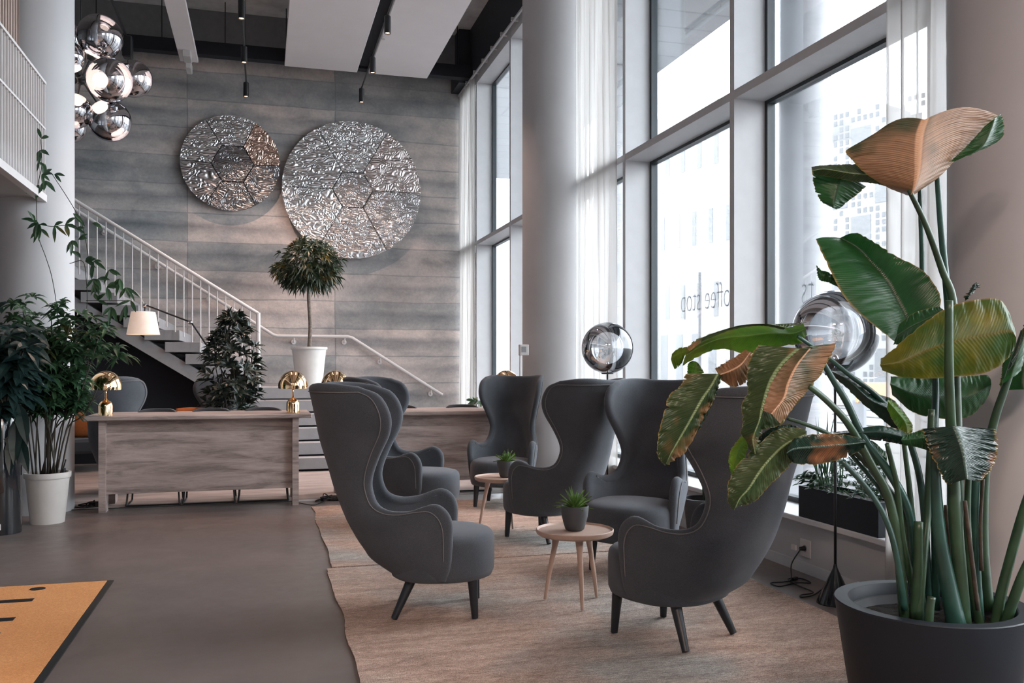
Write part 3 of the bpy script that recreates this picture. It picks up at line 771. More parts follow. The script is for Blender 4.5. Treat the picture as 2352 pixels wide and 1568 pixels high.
spots_ = [(243, 9.70, 'gold dome table lamp on the left end of the left desk, half behind leaves'),
          (673, 9.78, 'gold dome table lamp on the right end of the left desk'),
          (770, 10.05, 'gold dome lamp on the left end of the far desk, right of the tree pot'),
          (1163, 10.15, 'gold dome lamp showing above the farthest wing chair')]
for i, (px, Y, lab) in enumerate(spots_):
    p = desk_pt(px, Y)
    if i == 0:
        gl.location = p; gl.matrix_basis = Matrix.Translation(p); gl['label'] = lab
    else: dup(gl, p, .3*i, lab)
# low dark desk chairs on thin sled legs, behind the desks
def desk_chair():
    t = thing('desk_chair', '', 'chair', (0, 0, 0), group='dark high chairs behind the desks')
    n = 18; rows = []
    for i in range(9):
        z = .44+.40*i/8; rr = []
        for k in range(n+1):
            a = -1.25+2.5*k/n; f = 1-.35*abs(a)**2*(1-i/8)*.3
            top = z if i < 8 else .84-.09*abs(a/1.25)**4
            z_ = .44+(top-.44)*1.0 if i == 8 else .44+(.84-.09*abs(a/1.25)**4-.44)*i/8
            rr.append(Vector((.24*math.sin(a)*1.0, .02+.24*math.cos(a)+.05*i/8, z_)))
        rows.append(rr)
    m = MB().grid(rows, uv=False); m2 = [[p*1 for p in r] for r in rows]
    for r in m2:
        for p in r: p.x *= .88; p.y = p.y*.88-.01
    m.grid(m2[::-1], uv=False)
    # rim
    e1 = rows[-1]; e2 = m2[-1]; m.add(e1+e2, [(i, i+1, n+2+i, n+1+i) for i in range(n)])
    for side in (0, n):
        a_ = [r[side] for r in rows]; b_ = [r[side] for r in m2]; q = len(a_); m.add(a_+b_, [(i, i+1, q+1+i, q+i) for i in range(q-1)])
    for p in m.v: p.z = .62+(p.z-.44)*.93
    build('backrest', m, fabric_dark, t, smooth=True, weld=.002)
    build('seat', MB().lathe([(0, .60), (.2, .60), (.225, .62), (.225, .65), (.2, .67), (0, .675)], 28, (0, .02, 0)), fabric_dark, t, smooth=True, auto=50)
    for s in (-1, 1):
        build('leg', MB().tube([(s*.21, -.12, .61), (s*.258, -.20, .012)], .010, 7), black_metal, t)
        build('leg', MB().tube([(s*.21, .14, .61), (s*.258, .22, .012)], .010, 7), black_metal, t)
        build('runner', MB().tube([(s*.258, -.20, .012), (s*.258, .22, .012)], .010, 7), black_metal, t)
    build('footrest', MB().tube([(-.258, -.20, .012), (.258, -.20, .012)], .010, 7), black_metal, t)
    return t
dc = desk_chair(); first = True
for (px, Y, lab) in ((357, 10.12, 'dark low-backed chair behind the left desk, leftmost of its three'), (483, 10.12, 'dark low-backed chair behind the left desk, middle of its three'), (605, 10.12, 'dark low-backed chair behind the left desk, beside the right gold lamp'),
                     (925, 10.28, 'dark low-backed chair behind the far desk, left of its two'), (1070, 10.28, 'dark low-backed chair behind the far desk, right of its two')):
    p = desk_pt(px, Y, PZ)
    if first: dc.location = p; dc.matrix_basis = Matrix.Translation(p); dc['label'] = lab; first = False
    else: dup(dc, p, 0, lab)

# ---------------------------------------------------------------- wing chairs
Crow = [(-.02,.222),(-.15,.20),(-.235,.222),(-.32,.272),(-.385,.32),(-.42,.37),(-.455,.42),(-.478,.46),(-.50,.50),(-.525,.55),(-.558,.63),(-.60,.74),(-.635,.86),(-.678,1.00),(-.70,1.11),(-.718,1.20),(-.733,1.27),(-.738,1.296)]
Brow = [(.05,.235),(.075,.30),(.083,.38),(.088,.47),(.088,.545),(.065,.605),(.015,.642),(-.06,.635),(-.16,.612),(-.26,.612),(-.335,.650),(-.372,.740),(-.368,.820),(-.325,.935),(-.265,1.06),(-.262,1.16),(-.315,1.255),(-.42,1.300)]
Wrow = [.325,.335,.345,.352,.358,.360,.355,.345,.325,.300,.275,.255,.255,.285,.325,.345,.345,.335]
def wing_chair():
    t = thing('wing_chair', '', 'armchair', (0, 0, 0), group='grey wing chairs')
    NR, NC = 60, 49
    Cr = catmull([(a, 0, b) for a, b in Crow], NR); Br = catmull([(a, 0, b) for a, b in Brow], NR); Wr = catmull([(w, 0, 0) for w in Wrow], NR)
    rows = []
    for i in range(NR):
        r = []
        for k in range(NC):
            s = -1+2*k/(NC-1); th = s*PI/2; f = 1-math.cos(th)
            u = Cr[i].x+(Br[i].x-Cr[i].x)*f
            z = Cr[i].z+(Br[i].z-Cr[i].z)*(f**1.15)
            sn = math.copysign(abs(math.sin(th))**.72, s)
            r.append(Vector((u, Wr[i].x*sn, z)))
        rows.append(r)
    # normals (pointing outward/back)
    def nrm(i, k):
        a = rows[min(i+1, NR-1)][k]-rows[max(i-1, 0)][k]; b = rows[i][min(k+1, NC-1)]-rows[i][max(k-1, 0)]
        n = a.cross(b)
        if n.length < 1e-9: n = Vector((-1, 0, 0))
        n.normalize(); return n
    N = [[nrm(i, k) for k in range(NC)] for i in range(NR)]
    ref = N[30][NC//2]
    sg = 1 if ref.x < 0 else -1
    T = .058
    inner = [[rows[i][k]-N[i][k]*sg*T for k in range(NC)] for i in range(NR)]
    m = MB().grid(rows, uv=False); m.grid([r[::-1] for r in inner], uv=False)
    # rounded rim along the boundary
    bd = [(i, 0) for i in range(NR)]+[(NR-1, k) for k in range(1, NC)]+[(i, NC-1) for i in range(NR-2, -1, -1)]
    steps = 6; ring = []
    for (i, k) in bd:
        o = rows[i][k]; q = inner[i][k]; mid = (o+q)/2; h = (o-q)/2
        # outward direction from neighbours inside the sheet
        kk = 1 if k == 0 else (NC-2 if k == NC-1 else k)
        if i == NR-1 and k not in (0, NC-1): w = rows[i][k]-rows[i-1][k]
        elif i == NR-1: w = (rows[i][k]-rows[i-1][k]).normalized()+(rows[i][k]-rows[i][kk]).normalized()
        else: w = rows[i][k]-rows[i][kk]
        j_ = len(ring); a_ = bd[max(j_-2, 0)]; b_ = bd[min(j_+2, len(bd)-1)]
        tg = rows[b_[0]][b_[1]]-rows[a_[0]][a_[1]]; w2 = tg.cross(h)
        if w2.dot(w) < 0: w2 = -w2
        w = w2.normalized()*h.length*.95
        ring.append([mid+h*math.cos(PI*j/steps)+w*math.sin(PI*j/steps) for j in range(steps+1)])
    m.grid(ring, uv=False)
    build('shell', m, fabric, t, smooth=True, weld=.0008)
    # piping, just inside the edge on the outer face
    pp = []
    for (i, k) in bd[6:-6]:
        k2 = min(max(k, 1), NC-2); i2 = min(i, NR-2)
        pp.append(rows[i2][k2]+N[i2][k2]*sg*.0035)
    pts = [pp[0]]
    for p in pp[1:]:
        if (p-pts[-1]).length > .012: pts.append(p)
    build('piping', MB().tube(pts, .0032, 5), fabric_pipe, t, smooth=True)
    # seat drum
    def plan(a, su, sv, c=-.02):
        e = 2.5; ca, sa = math.cos(a), math.sin(a)
        return Vector((c+su*math.copysign(abs(ca)**(2/e), ca), sv*math.copysign(abs(sa)**(2/e), sa), 0))
    prof = [(.80, .215), (.90, .212), (.965, .222), (.995, .25), (1.0, .30), (1.0, .40), (.995, .428), (.975, .447), (.93, .462), (.80, .475), (.6, .483), (.3, .487)]
    m = MB(); n = 64; V = []
    for (sc, z) in prof:
        for k in range(n):
            a = 2*PI*k/n; p = plan(a, .365*sc, .322*sc)
            if p.x < -.02: p = Vector((-.02+(p.x+.02)*.68, p.y*(1-.16*((-.02-p.x)/.365)**1.5), 0))
            V.append(Vector((p.x, p.y, z)))
    Fc = [(i*n+k, i*n+(k+1) % n, (i+1)*n+(k+1) % n, (i+1)*n+k) for i in range(len(prof)-1) for k in range(n)]
    Fc.append(tuple(range(n))[::-1]); Fc.append(tuple((len(prof)-1)*n+k for k in range(n)))
    build('seat', m.add(V, Fc), fabric, t, smooth=True, auto=60)
    for (u0, v0, u1, v1) in ((.22, .21, .235, .222), (.22, -.21, .235, -.222), (-.12, .17, -.225, .222), (-.12, -.17, -.225, -.222)):
        a = Vector((u0, v0, .235)); b = Vector((u1, v1, .0))
        build('leg', MB().tube([a, b], [.031, .019], 14), leg_black, t, smooth=True, auto=40)
    return t
wc = wing_chair()
def face(la, d): v = LD(la, d); return math.atan2(v.y, v.x)
chairs = [((-.45, 5.30), (1, .02), 'grey wing chair nearest on the left, seen from its side with black legs'),
          ((.874, 4.80), (-.70, .715), 'large grey wing chair in the foreground right, seen from behind under the big leaves'),
          ((.87, 6.39), (-.50, -.87), 'grey wing chair facing us beside the windows, partly behind the foreground chair'),
          ((.28, 7.54), (-.745, .667), 'grey wing chair with its back to the windows, in front of the small globe lamp'),
          ((-.10, 9.30), (-.27, -.96), 'farthest grey wing chair facing us in front of the far desk'),
          ((-.84, 8.30), (1, -.23), 'grey wing chair facing right, directly behind the nearest left chair')]
for i, ((la, d), (fl, fd), lab) in enumerate(chairs):
    p = LD(la, d, .019); rz = face(fl, fd)
    if i == 0: wc.location = p; wc.rotation_euler.z = rz; wc.matrix_basis = Matrix.Translation(p) @ Matrix.Rotation(rz, 4, 'Z'); wc['label'] = lab
    else: dup(wc, p, rz, lab)
# wing chair and lounge chairs in the alcove under the stairs
dup(wc, LD(-4.47, 10.45, PZ), face(.1, 1), 'teal grey wing chair seen from behind under the stairs')
dup(wc, LD(-4.28, 12.0, PZ), face(-.55, -.83), 'grey wing chair under the stairs, facing us with an orange cushion')
cu = MB(); 
def cushion(loc, rz, tilt, lab, s=.42):
    m = MB(); n = 16; V = []; Fc = []
    for sd in (1, -1):
        for i in range(n+1):
            for k in range(n+1):
                a, b = -1+2*i/n, -1+2*k/n; h = .075*((1-a**4)*(1-b**4))**.6
                V.append(Vector((a*s/2*(1-.06*b*b), sd*h, b*s/2*(1-.06*a*a)+s/2)))
    q = (n+1)**2
    for o in (0, q):
        for i in range(n):
            for k in range(n): Fc.append((o+i*(n+1)+k, o+i*(n+1)+k+1, o+(i+1)*(n+1)+k+1, o+(i+1)*(n+1)+k))
    m.add([Matrix.Rotation(tilt, 4, 'X') @ v for v in V], Fc)
    o = build('cushion', m, rust_fabric, smooth=True, weld=.001); o.location = loc; o.rotation_euler.z = rz
    tag(o, lab, 'cushion', 'rust orange cushions')
cushion(LD(-4.30, 11.95, .50), .2, .2, 'rust orange cushion on the grey wing chair under the stairs')
lc = thing('lounge_chair', 'dark low lounge chair with tapered legs half hidden behind the left column', 'armchair', LD(-5.95, 12.5, PZ), .35)
build('seat', MB().box(-.36, .36, -.38, .3, .26, .46, bev=.04), fabric_dark, lc)
build('backrest', MB().box(-.36, .36, .2, .38, .3, .86, bev=.05), fabric_dark, lc)
for s in (-1, 1):
    build('armrest', MB().box(*( (-.44, -.33) if s < 0 else (.33, .44)), -.36, .34, .26, .64, bev=.04), fabric_dark, lc)
    for y in (-.3, .3): build('leg', MB().tube([(s*.28, y*.9, .27), (s*.34, y, 0)], [.022, .013], 10), leg_black, lc)
cushion(LD(-5.93, 12.42, .47), .2, .3, 'rust orange cushion on the dark lounge chair behind the column', .44)

# ---------------------------------------------------------------- side tables with succulents
def side_table():
    t = thing('side_table', '', 'table', (0, 0, 0), group='round oak side tables')
    build('tabletop', MB().lathe([(0, .405), (.17, .405), (.215, .41), (.232, .42), (.237, .435), (.237, .445), (.232, .448), (.227, .443), (.222, .436), (0, .436)], 64), wood_pale, t, smooth=True, auto=40)
    for k in range(3):
        a = 2*PI*k/3-PI/2+.12
        c, s = math.cos(a), math.sin(a)
        build('leg', MB().tube([(.115*c, .115*s, .41), (.118*c, .118*s, .385), (.13*c, .13*s, .32), (.165*c, .165*s, .15), (.19*c, .19*s, 0)], [.030, .024, .017, .014, .010], 14), wood_pale, t, smooth=True, auto=50)
    return t
def succulent(lab, loc, seed):
    random.seed(seed)
    t = thing('potted_succulent', lab, 'plant', loc, group='succulents on the side tables')
    build('pot', MB().lathe([(0, 0), (.045, 0), (.058, .01), (.070, .05), (.080, .09), (.086, .145), (.085, .152), (.078, .150), (.076, .125), (0, .125)], 40), grey_pot, t, smooth=True, auto=50)
    build('soil', MB().lathe([(0, .128), (.077, .127)], 24), soil, t)
    m = MB()
    for k in range(46):
        a = k*2.4; el = .25+1.15*(k/46)**.8; Ln = random.uniform(.10, .16); w = random.uniform(.006, .009)
        d = Vector((math.cos(a)*math.cos(el), math.sin(a)*math.cos(el), math.sin(el)))
        pts = []
        for i in range(6):
            u = i/5; p = Vector((0, 0, .125))+d*Ln*u; p.z -= .035*u*u*math.cos(el); pts.append(p)
        side = d.cross(Vector((0, 0, 1))).normalized(); up = side.cross(d)
        rows = [[p-side*w*math.sin(PI*(.15+.85*(i/5)))*(1 if i < 5 else 0)+up*.003, p-up*.003, p+side*w*math.sin(PI*(.15+.85*(i/5)))*(1 if i < 5 else 0)+up*.003] for i, p in enumerate(pts)]
        m.grid(rows)
    build('leaves', m, lf_succ, t, smooth=True)
st = side_table()
tabs = [(LD((1320-1176)/F*5.44, 5.44, .017), .05, 'round pale oak side table between the nearest wing chairs'), (LD((1150-1176)/F*8.05, 8.05, .017), .5, 'round pale oak side table further back, partly behind a wing chair')]
for i, (p, rz, lab) in enumerate(tabs):
    if i == 0: st.location = p; st.matrix_basis = Matrix.Translation(p) @ Matrix.Rotation(-YAW+rz, 4, 'Z'); st['label'] = lab
    else: dup(st, p, -YAW+rz, lab)
    succulent(['spiky green and yellow succulent in a grey pot on the nearer side table', 'spiky green succulent in a grey pot on the far side table'][i], p+LD(.0 if i == 0 else .05, .0, .437), 11+i)

# ---------------------------------------------------------------- globe floor lamps
def globe_lamp(loc, zc, r, lab):
    t = thing('globe_floor_lamp', lab, 'lamp', loc, group='mirrored globe floor lamps')
    build('base', MB().lathe([(0, 0), (.112, 0), (.112, .006), (.014, .215), (.009, .24), (0, .24)], 40), black_gloss, t, smooth=True, auto=40)
    build('pole', MB().lathe([(.0085, .2), (.0085, zc-r+.005)], 12), black_metal, t, smooth=True)
    build('collar', MB().lathe([(0, zc-r-.005), (.058, zc-r-.003), (.062, zc-r+.004), (.062, zc-r+.012), (0, zc-r+.012)], 30), black_metal, t, smooth=True, auto=40)
    g = build('globe', MB().sphere((0, 0, 0), r, 56, 36), globe_glass, t, smooth=True); g.location = (0, 0, zc)
    c = build('bulb', MB().lathe([(0, -r+.01), (.022, -r+.01), (.022, -r+.1), (.012, -r+.12), (0, -r+.125)], 20), chrome_dark, g, smooth=True)
globe_lamp(LD(1.985, 5.48, 0), 1.66, .26, 'large half mirrored globe on a black floor stand, behind the leaves of the big plant')
globe_lamp(LD(.965, 9.03, 0), 1.64, .26, 'smaller looking mirrored globe lamp standing behind the far wing chairs')

# ---------------------------------------------------------------- globe chandelier
hub = P(186, 183, 10.4)
t = thing('globe_chandelier', 'chandelier of smoked mirror glass globes on black spokes beside the white column', 'chandelier', hub)
build('hub', MB().sphere((0, 0, 0), .06, 20, 14), black_metal, t, smooth=True)
build('cable', MB().tube([(0, 0, 0), (0, 0, CEIL-hub.z)], .006, 6), black_metal, t)
gs = [(230, 85, 10.35, 50), (252, 184, 10.0, 50), (306, 181, 10.75, 42), (252, 277, 10.3, 47), (158, 130, 10.2, 35), (170, 255, 10.15, 40), (158, 290, 10.6, 38), (150, 90, 10.8, 40), (120, 190, 10.3, 42)]
for (x, y, d, r) in gs:
    c = P(x, y, d)-hub; R = r/F*d; dr = c.normalized()
    g = build('globe', MB().sphere((0, 0, 0), R, 40, 26), smoke, t, smooth=True); g.location = c
    s = build('spoke', MB().tube([(0, 0, 0), c-dr*R*.98], .011, 8), black_metal, t)
    q = c-dr*(R*.93)
    build('lamp_disc', MB().tube([q, q+dr*.03], .085 if R > .2 else .07, 24), pink_glow, t)
    build('cup', MB().tube([q-dr*.06, q-dr*.002], [.03, .055], 16), black_metal, t)

# ---------------------------------------------------------------- lamp with white cone shade and jointed arm
t = thing('swing_arm_floor_lamp', 'floor lamp with white cone shade on a long black jointed arm', 'lamp', LD(-3.93, 12.35, PZ))
dd = 12.35
q0 = P(329, 768, dd); s0 = Vector((q0.x, q0.y, P(329, 768, dd).z)); top = P(329, 716, dd)
R1 = 36/F*dd; R2 = 26/F*dd
build('lamp_shade', MB().lathe([(R1, 0), (R2, top.z-s0.z), (R2*.98, top.z-s0.z), (R1*.98, 0)], 48, s0), shade_m, t, world=True, smooth=True, auto=40)
build('stem', MB().tube([P(332, 716, dd), P(333, 703, dd)], .012, 8), black_metal, t, world=True)
build('arm', MB().tube([P(333, 700, dd), P(437, 739, dd)], .012, 8), black_metal, t, world=True)
build('arm', MB().tube([P(440, 741, dd), P(500, 830, dd), P(520, 870, dd)], .012, 8), black_metal, t, world=True)
build('joint', MB().sphere(P(437, 740, dd), .03, 12, 8).sphere(P(333, 701, dd), .026, 12, 8), chrome_dark, t, world=True, smooth=True)
pb = P(520, 870, dd)
build('pole', MB().tube([pb, (pb.x, pb.y, PZ)], .012, 8), black_metal, t, world=True)
build('base', MB().lathe([(0, 0), (.16, 0), (.16, .015), (0, .02)], 30, (pb.x, pb.y, PZ)), black_metal, t, world=True)
build('cable', MB().tube(catmull([P(333, 701, dd), P(315, 672, dd+.05), P(290, 660, dd+.1)], 8), .004, 5), white_plastic, t, world=True)

# ---------------------------------------------------------------- cables and outlet
def at_floor(x, y, z=.008): d = (EYE-z)*F/(y-HZ); return LD((x-1176)/F*d, d, z)
o0 = P(1865, 1258, 6.28); oy = o0.y
t = thing('wall_outlet', 'white wall socket with a plug in it under the window sill', 'socket', (XI, oy, o0.z))
build('plate', MB().box(-.012, 0, -.062, .062, -.062, .062, bev=.004), white_plastic, t)
build('socket_hole', MB().tube([(-.0135, 0, 0), (-.002, 0, 0)], .024, 20), step_grey, t)
cb = thing('power_cable', 'black power cable looped on the floor between the wall socket and the globe lamp', 'cable', at_floor(1800, 1340))
build('plug', MB().tube([(XI-.014, oy, o0.z), (XI-.05, oy, o0.z)], [.018, .013], 12), rubber, cb, world=True)
build('tag', MB().box(XI-.09, XI-.075, oy-.0, oy+.05, o0.z-.01, o0.z+.025), white_plastic, cb, world=True)
pl = [Vector((XI-.05, oy, o0.z)), P(1838, 1262, 6.2), P(1818, 1295, 6.2), at_floor(1817, 1330, .02), at_floor(1800, 1336), at_floor(1770, 1338), at_floor(1790, 1346), at_floor(1830, 1338), at_floor(1862, 1338), at_floor(1840, 1328), at_floor(1810, 1330),
      at_floor(1835, 1345), at_floor(1868, 1360), at_floor(1840, 1366), at_floor(1842, 1371), at_floor(1868, 1366), at_floor(1890, 1352), at_floor(1900, 1350)]
build('cord', MB().tube(catmull(pl, 110), .0045, 6), rubber, cb, world=True, smooth=True)
build('inline_switch', MB().box(-.03, .03, -.012, .012, 0, .02, Matrix.Translation(at_floor(1825, 1332, .004)) @ Matrix.Rotation(.5, 4, 'Z'), bev=.004), rubber, cb, world=True)
def pile(name, lab, x, y, seed, sx=.12):
    random.seed(seed); c = at_floor(x, y, 0); m = []
    for k in range(26):
        a = random.uniform(0, 2*PI); r = random.uniform(.02, sx); m.append(c+Vector((r*math.cos(a)*1.2, r*math.sin(a)*.6, random.uniform(.006, .10)*(1-r/sx*.6))))
    t = thing(name, lab, 'cable', c)
    build('cord', MB().tube(catmull(m, 260), .006, 6), rubber, t, world=True, smooth=True)
    build('adapter', MB().box(.0, .13, -.05, .02, 0, .055, Matrix.Translation(c+Vector((.02, .02, 0))), bev=.01), rubber, t, world=True)
    return t
tt = pile('cable_pile', 'black cables and adapter heaped on the floor right of the left desk', 752, 1150, 4)
build('lead', MB().tube(catmull([at_floor(745, 1150), at_floor(722, 1159), at_floor(700, 1157), at_floor(680, 1153)], 20), .005, 6), rubber, tt, world=True)
tt = pile('cable_pile', 'black cables on the floor between the left column and the left desk', 213, 1164, 9)
build('lead', MB().tube(catmull([at_floor(215, 1163), at_floor(190, 1166), at_floor(166, 1163)], 16), .005, 6), rubber, tt, world=True)

# ---------------------------------------------------------------- curtains
def curtain(lab, x, y0, y1, z0=.01, z1=6.58, folds=9, amp=.035, cx=None):
    n = folds*14; mm = 30; rows = []
    for i in range(mm+1):
        z = z0+(z1-z0)*i/mm; r = []
        for k in range(n+1):
            u = k/n; ph = u*folds*2*PI
            a = amp*(1+.25*math.sin(z*1.1+u*9))
            r.append(Vector((x+a*math.sin(ph+.25*math.sin(z*.7))+.008*math.sin(ph*2.3+z), y0+(y1-y0)*u+.012*math.sin(ph*2), z)))
        rows.append(r)
    o = build('sheer_curtain', MB().grid(rows), sheer, smooth=True)
    tag(o, lab, 'curtain', 'sheer white curtains')
curtain('sheer white curtain gathered behind the middle round column', 3.60, 8.80, 9.98, folds=8)
curtain('sheer white curtain at the far end of the glazed wall, against the concrete wall', 3.62, 15.45, 16.55, folds=8, amp=.03, z0=PZ+.01)
curtain('sheer white curtain at the right, behind the big leaf plant', 3.56, 3.62, 4.48, folds=7)
# ---------------------------------------------------------------- generic foliage
def leaf_blade(m, p, d, n, Ln, w, droop=.3, fold=.25, seg=4):
    """one lance-shaped leaf: base p, direction d, normal n"""
    d = d.normalized(); s = d.cross(n)
    if s.length < 1e-4: s = Vector((1, 0, 0))
    s.normalize(); n = s.cross(d).normalized(); rows = []
    prof = (.12, .78, 1.0, .72, .03) if seg == 4 else (.15, 1.0, .04)
    for i in range(seg+1):
        u = i/seg; c = p+d*Ln*u+Vector((0, 0, -1))*Ln*droop*u*u; ww = w*prof[i]
        rows.append([c-s*ww+n*ww*fold, c, c+s*ww+n*ww*fold])
    m.grid(rows)
def rnd_dir(el0=-.3, el1=1.2):
    a = random.uniform(0, 2*PI); e = random.uniform(el0, el1); return Vector((math.cos(a)*math.cos(e), math.sin(a)*math.cos(e), math.sin(e)))
def rosette(m, c, d, k, Ln, w, droop, spread=.9, seg=4):
    d = d.normalized(); a = d.orthogonal().normalized(); b = d.cross(a); ph = random.uniform(0, 6)
    for i in range(k):
        q = ph+2*PI*i/k+random.uniform(-.3, .3); sp = spread*random.uniform(.7, 1.25)
        dd = d*math.cos(sp)+(a*math.cos(q)+b*math.sin(q))*math.sin(sp)
        L_ = Ln*random.uniform(.7, 1.15); leaf_blade(m, c, dd, d, L_, w*random.uniform(.8, 1.15), droop, seg=seg)

# -- standard tree on the stair landing
random.seed(21)
tp = P(710, 885, 14.8); tp.z = 1.14
t = thing('standard_tree', 'round-headed standard tree in a white pot on the stair landing, before the larger metal disc', 'plant', tp)
def pot(name, mat, r0, r1, h, t, lip=.04, soil_=True):
    build(name, MB().lathe([(0, 0), (r0, 0), (r1*.97, h-lip), (r1*1.03, h-lip), (r1*1.05, h-lip*.6), (r1*1.04, h), (r1*.93, h), (r1*.90, h-.07), (0, h-.07)], 56), mat, t, smooth=True, auto=35)
    if soil_: build('soil', MB().lathe([(0, h-.06), (r1*.91, h-.065)], 24), soil, t)
pot('pot', white_pot, .215, .285, .635, t)
cz = EYE+(842-607)/F*14.8-1.14
build('trunk', MB().tube(catmull([(0, 0, .55), (.02, 0, 1.0), (-.01, 0, 1.5), (0, 0, cz+.1)], 12), [.034, .026], 10), trunk_mat, t, smooth=True)
m = MB(); tw = MB()
for k in range(430):
    v = rnd_dir(-1.1, 1.4); r = random.uniform(.35, 1)**.6*(1+.12*noise.noise(v*2.2))
    c = Vector((v.x*.54*r, v.y*.54*r, cz+v.z*.40*r-.05*(1-abs(v.z))))
    o = Vector((v.x, v.y, v.z*.6+.05))
    rosette(m, c, o, 6, .155, .0145, .5, .8)
for k in range(26):
    v = rnd_dir(-.6, 1.3); tw.tube([(0, 0, cz-.25), (v.x*.2, v.y*.2, cz-.05+v.z*.12), (v.x*.48, v.y*.48, cz+v.z*.36)], [.012, .004], 5)
build('branches', tw, trunk_mat, t, smooth=True); build('foliage', m, lf_tree, t)

# -- leafy shrub behind the left desk, beside the steps
random.seed(5)
bp = LD(-3.72, 11.9, PZ)
t = thing('potted_shrub', 'dark bushy potted shrub behind the left desk, beside the stair newel post', 'plant', bp)
pot('pot', grey_pot, .16, .20, .36, t)
m = MB(); tw = MB()
for k in range(165):
    z = random.uniform(.86, 2.14); f = max(.12, 1-abs((z-1.36)/.88)**1.7)
    a = random.uniform(0, 2*PI); r = random.uniform(.1, 1)**.5*.40*f*(1+.35*noise.noise(Vector((math.cos(a)*1.3, math.sin(a)*1.3, z*2.5))))
    c = Vector((r*math.cos(a), r*math.sin(a), z)); rosette(m, c, Vector((math.cos(a)*.8, math.sin(a)*.8, .8)), 7, .17, .022, .30, .95)
for k in range(8):
    a = k*.8; tw.tube(catmull([(0.05*math.cos(a), .05*math.sin(a), .3), (.12*math.cos(a), .12*math.sin(a), .9), (.25*math.cos(a), .25*math.sin(a), 1.6)], 8), [.011, .005], 6)
build('stems', tw, stem_dark, t, smooth=True); build('foliage', m, lf_shrub, t)

# -- bamboo-like plant in the white pot by the left column
random.seed(9)
wp = LD(-4.33, 8.32, 0)
t = thing('potted_umbrella_plant', 'tall green plant with many thin stems in a white floor pot by the left column', 'plant', wp)
pot('pot', white_pot, .145, .192, .47, t, lip=.05)
build('watering_gauge', MB().tube([(.13, .03, .42), (.13, .03, .50)], .02, 10).tube([(.13, .03, .5), (.15, .03, .58)], .006, 6), black_metal, t)
m = MB(); tw = MB()
tips = []
for k in range(22):
    a = random.uniform(0, 2*PI); r = random.uniform(.02, .13); x = random.uniform(-.30, .55); y = random.uniform(-.28, .28); h = random.uniform(1.25, 2.02)
    b = Vector((r*math.cos(a), r*math.sin(a), .42)); q = catmull([b, b+Vector((x*.22, y*.2, .45)), b+Vector((x*.55, y*.5, h*.62-.2)), Vector((x, y, h))], 10)
    tw.tube(q, [.008, .004], 6); tips.append(q)
for q in tips:
    for i in range(5, 10):
        for rep in range(4):
            c = q[i]+Vector((random.uniform(-.12, .12), random.uniform(-.12, .12), random.uniform(-.06, .1)))
            if c.z < 1.0 or (c.x > .30 and c.z < 1.5): continue
            rosette(m, c, Vector((random.uniform(-.4, .4), random.uniform(-.4, .4), .8)), 7, .155, .020, .55, 1.1)
# extra drooping bulk towards the right
for k in range(120):
    c = Vector((random.uniform(-.25, .72), random.uniform(-.25, .25), 0)); c.z = 1.72-.35*max(0, c.x)+random.uniform(-.55, .12)
    if c.x > .30 and c.z < 1.52: continue
    rosette(m, c, Vector((random.uniform(-.4, .5), random.uniform(-.5, .2), .6)), 7, .155, .021, .6, 1.15)
build('stems', tw, stem_dark, t, smooth=True); build('foliage', m, lf_mid, t)
# climbing shoots
tw = MB(); m = MB(); D = 8.45
def vine(pts, leaves, r=.0035, Ln=.125, w=.017):
    q = catmull([P(x, y, d) for x, y, d in pts], len(pts)*5); tw.tube(q, r, 5)
    for (x, y, ang, n_) in leaves:
        c = P(x, y, D-.02)
        for j in range(n_):
            a = math.radians(ang+random.uniform(-70, 70)); rd = Vector((math.cos(a)*CA, -math.cos(a)*SA, math.sin(a)))+Vector((0, -random.uniform(0, .5), 0))
            leaf_blade(m, c, rd, Vector((random.uniform(-.5, .5), -1, .4)), Ln*random.uniform(.7, 1.2), w*random.uniform(.8, 1.3), .25)
vine([(132, 800, D), (132, 720, D), (120, 640, D), (105, 590, D), (90, 550, D), (85, 520, D)], [(88, 512, 200, 5), (92, 515, -60, 5), (80, 508, 140, 3), (92, 525, -100, 4)])
vine([(85, 515, D), (84, 470, D), (88, 420, D), (96, 380, D), (94, 320, D)], [(95, 318, 70, 2), (92, 345, -80, 3), (90, 372, -100, 3), (96, 400, -40, 3), (100, 402, 20, 3), (90, 425, 210, 4), (104, 415, -90, 4), (125, 400, 0, 2)])
vine([(90, 515, D), (120, 520, D), (150, 518, D), (180, 527, D)], [(125, 518, -20, 3), (150, 516, -10, 3), (175, 525, 0, 2)])
vine([(120, 400, D), (165, 470, D), (190, 520, D), (205, 600, D)], [(168, 490, -30, 2), (165, 552, -100, 3), (180, 550, -20, 3), (212, 512, 0, 2)])
vine([(190, 760, D), (200, 700, D), (198, 640, D), (190, 600, D), (160, 605, D)], [(196, 600, 20, 5), (215, 600, -30, 4), (185, 592, 180, 3), (225, 640, -60, 5), (250, 620, -60, 4), (275, 640, -90, 3), (290, 660, -70, 4), (300, 690, -100, 3), (245, 660, -30, 4), (215, 640, -80, 4), (290, 700, -120, 3), (255, 705, -90, 5), (225, 690, 40, 4)])
vine([(198, 690, D), (240, 690, D), (290, 690, D)], [])
o = build('climbing_shoots', tw, stem_dark, t, world=True, smooth=True); build('foliage', m, lf_mid, t, world=True)

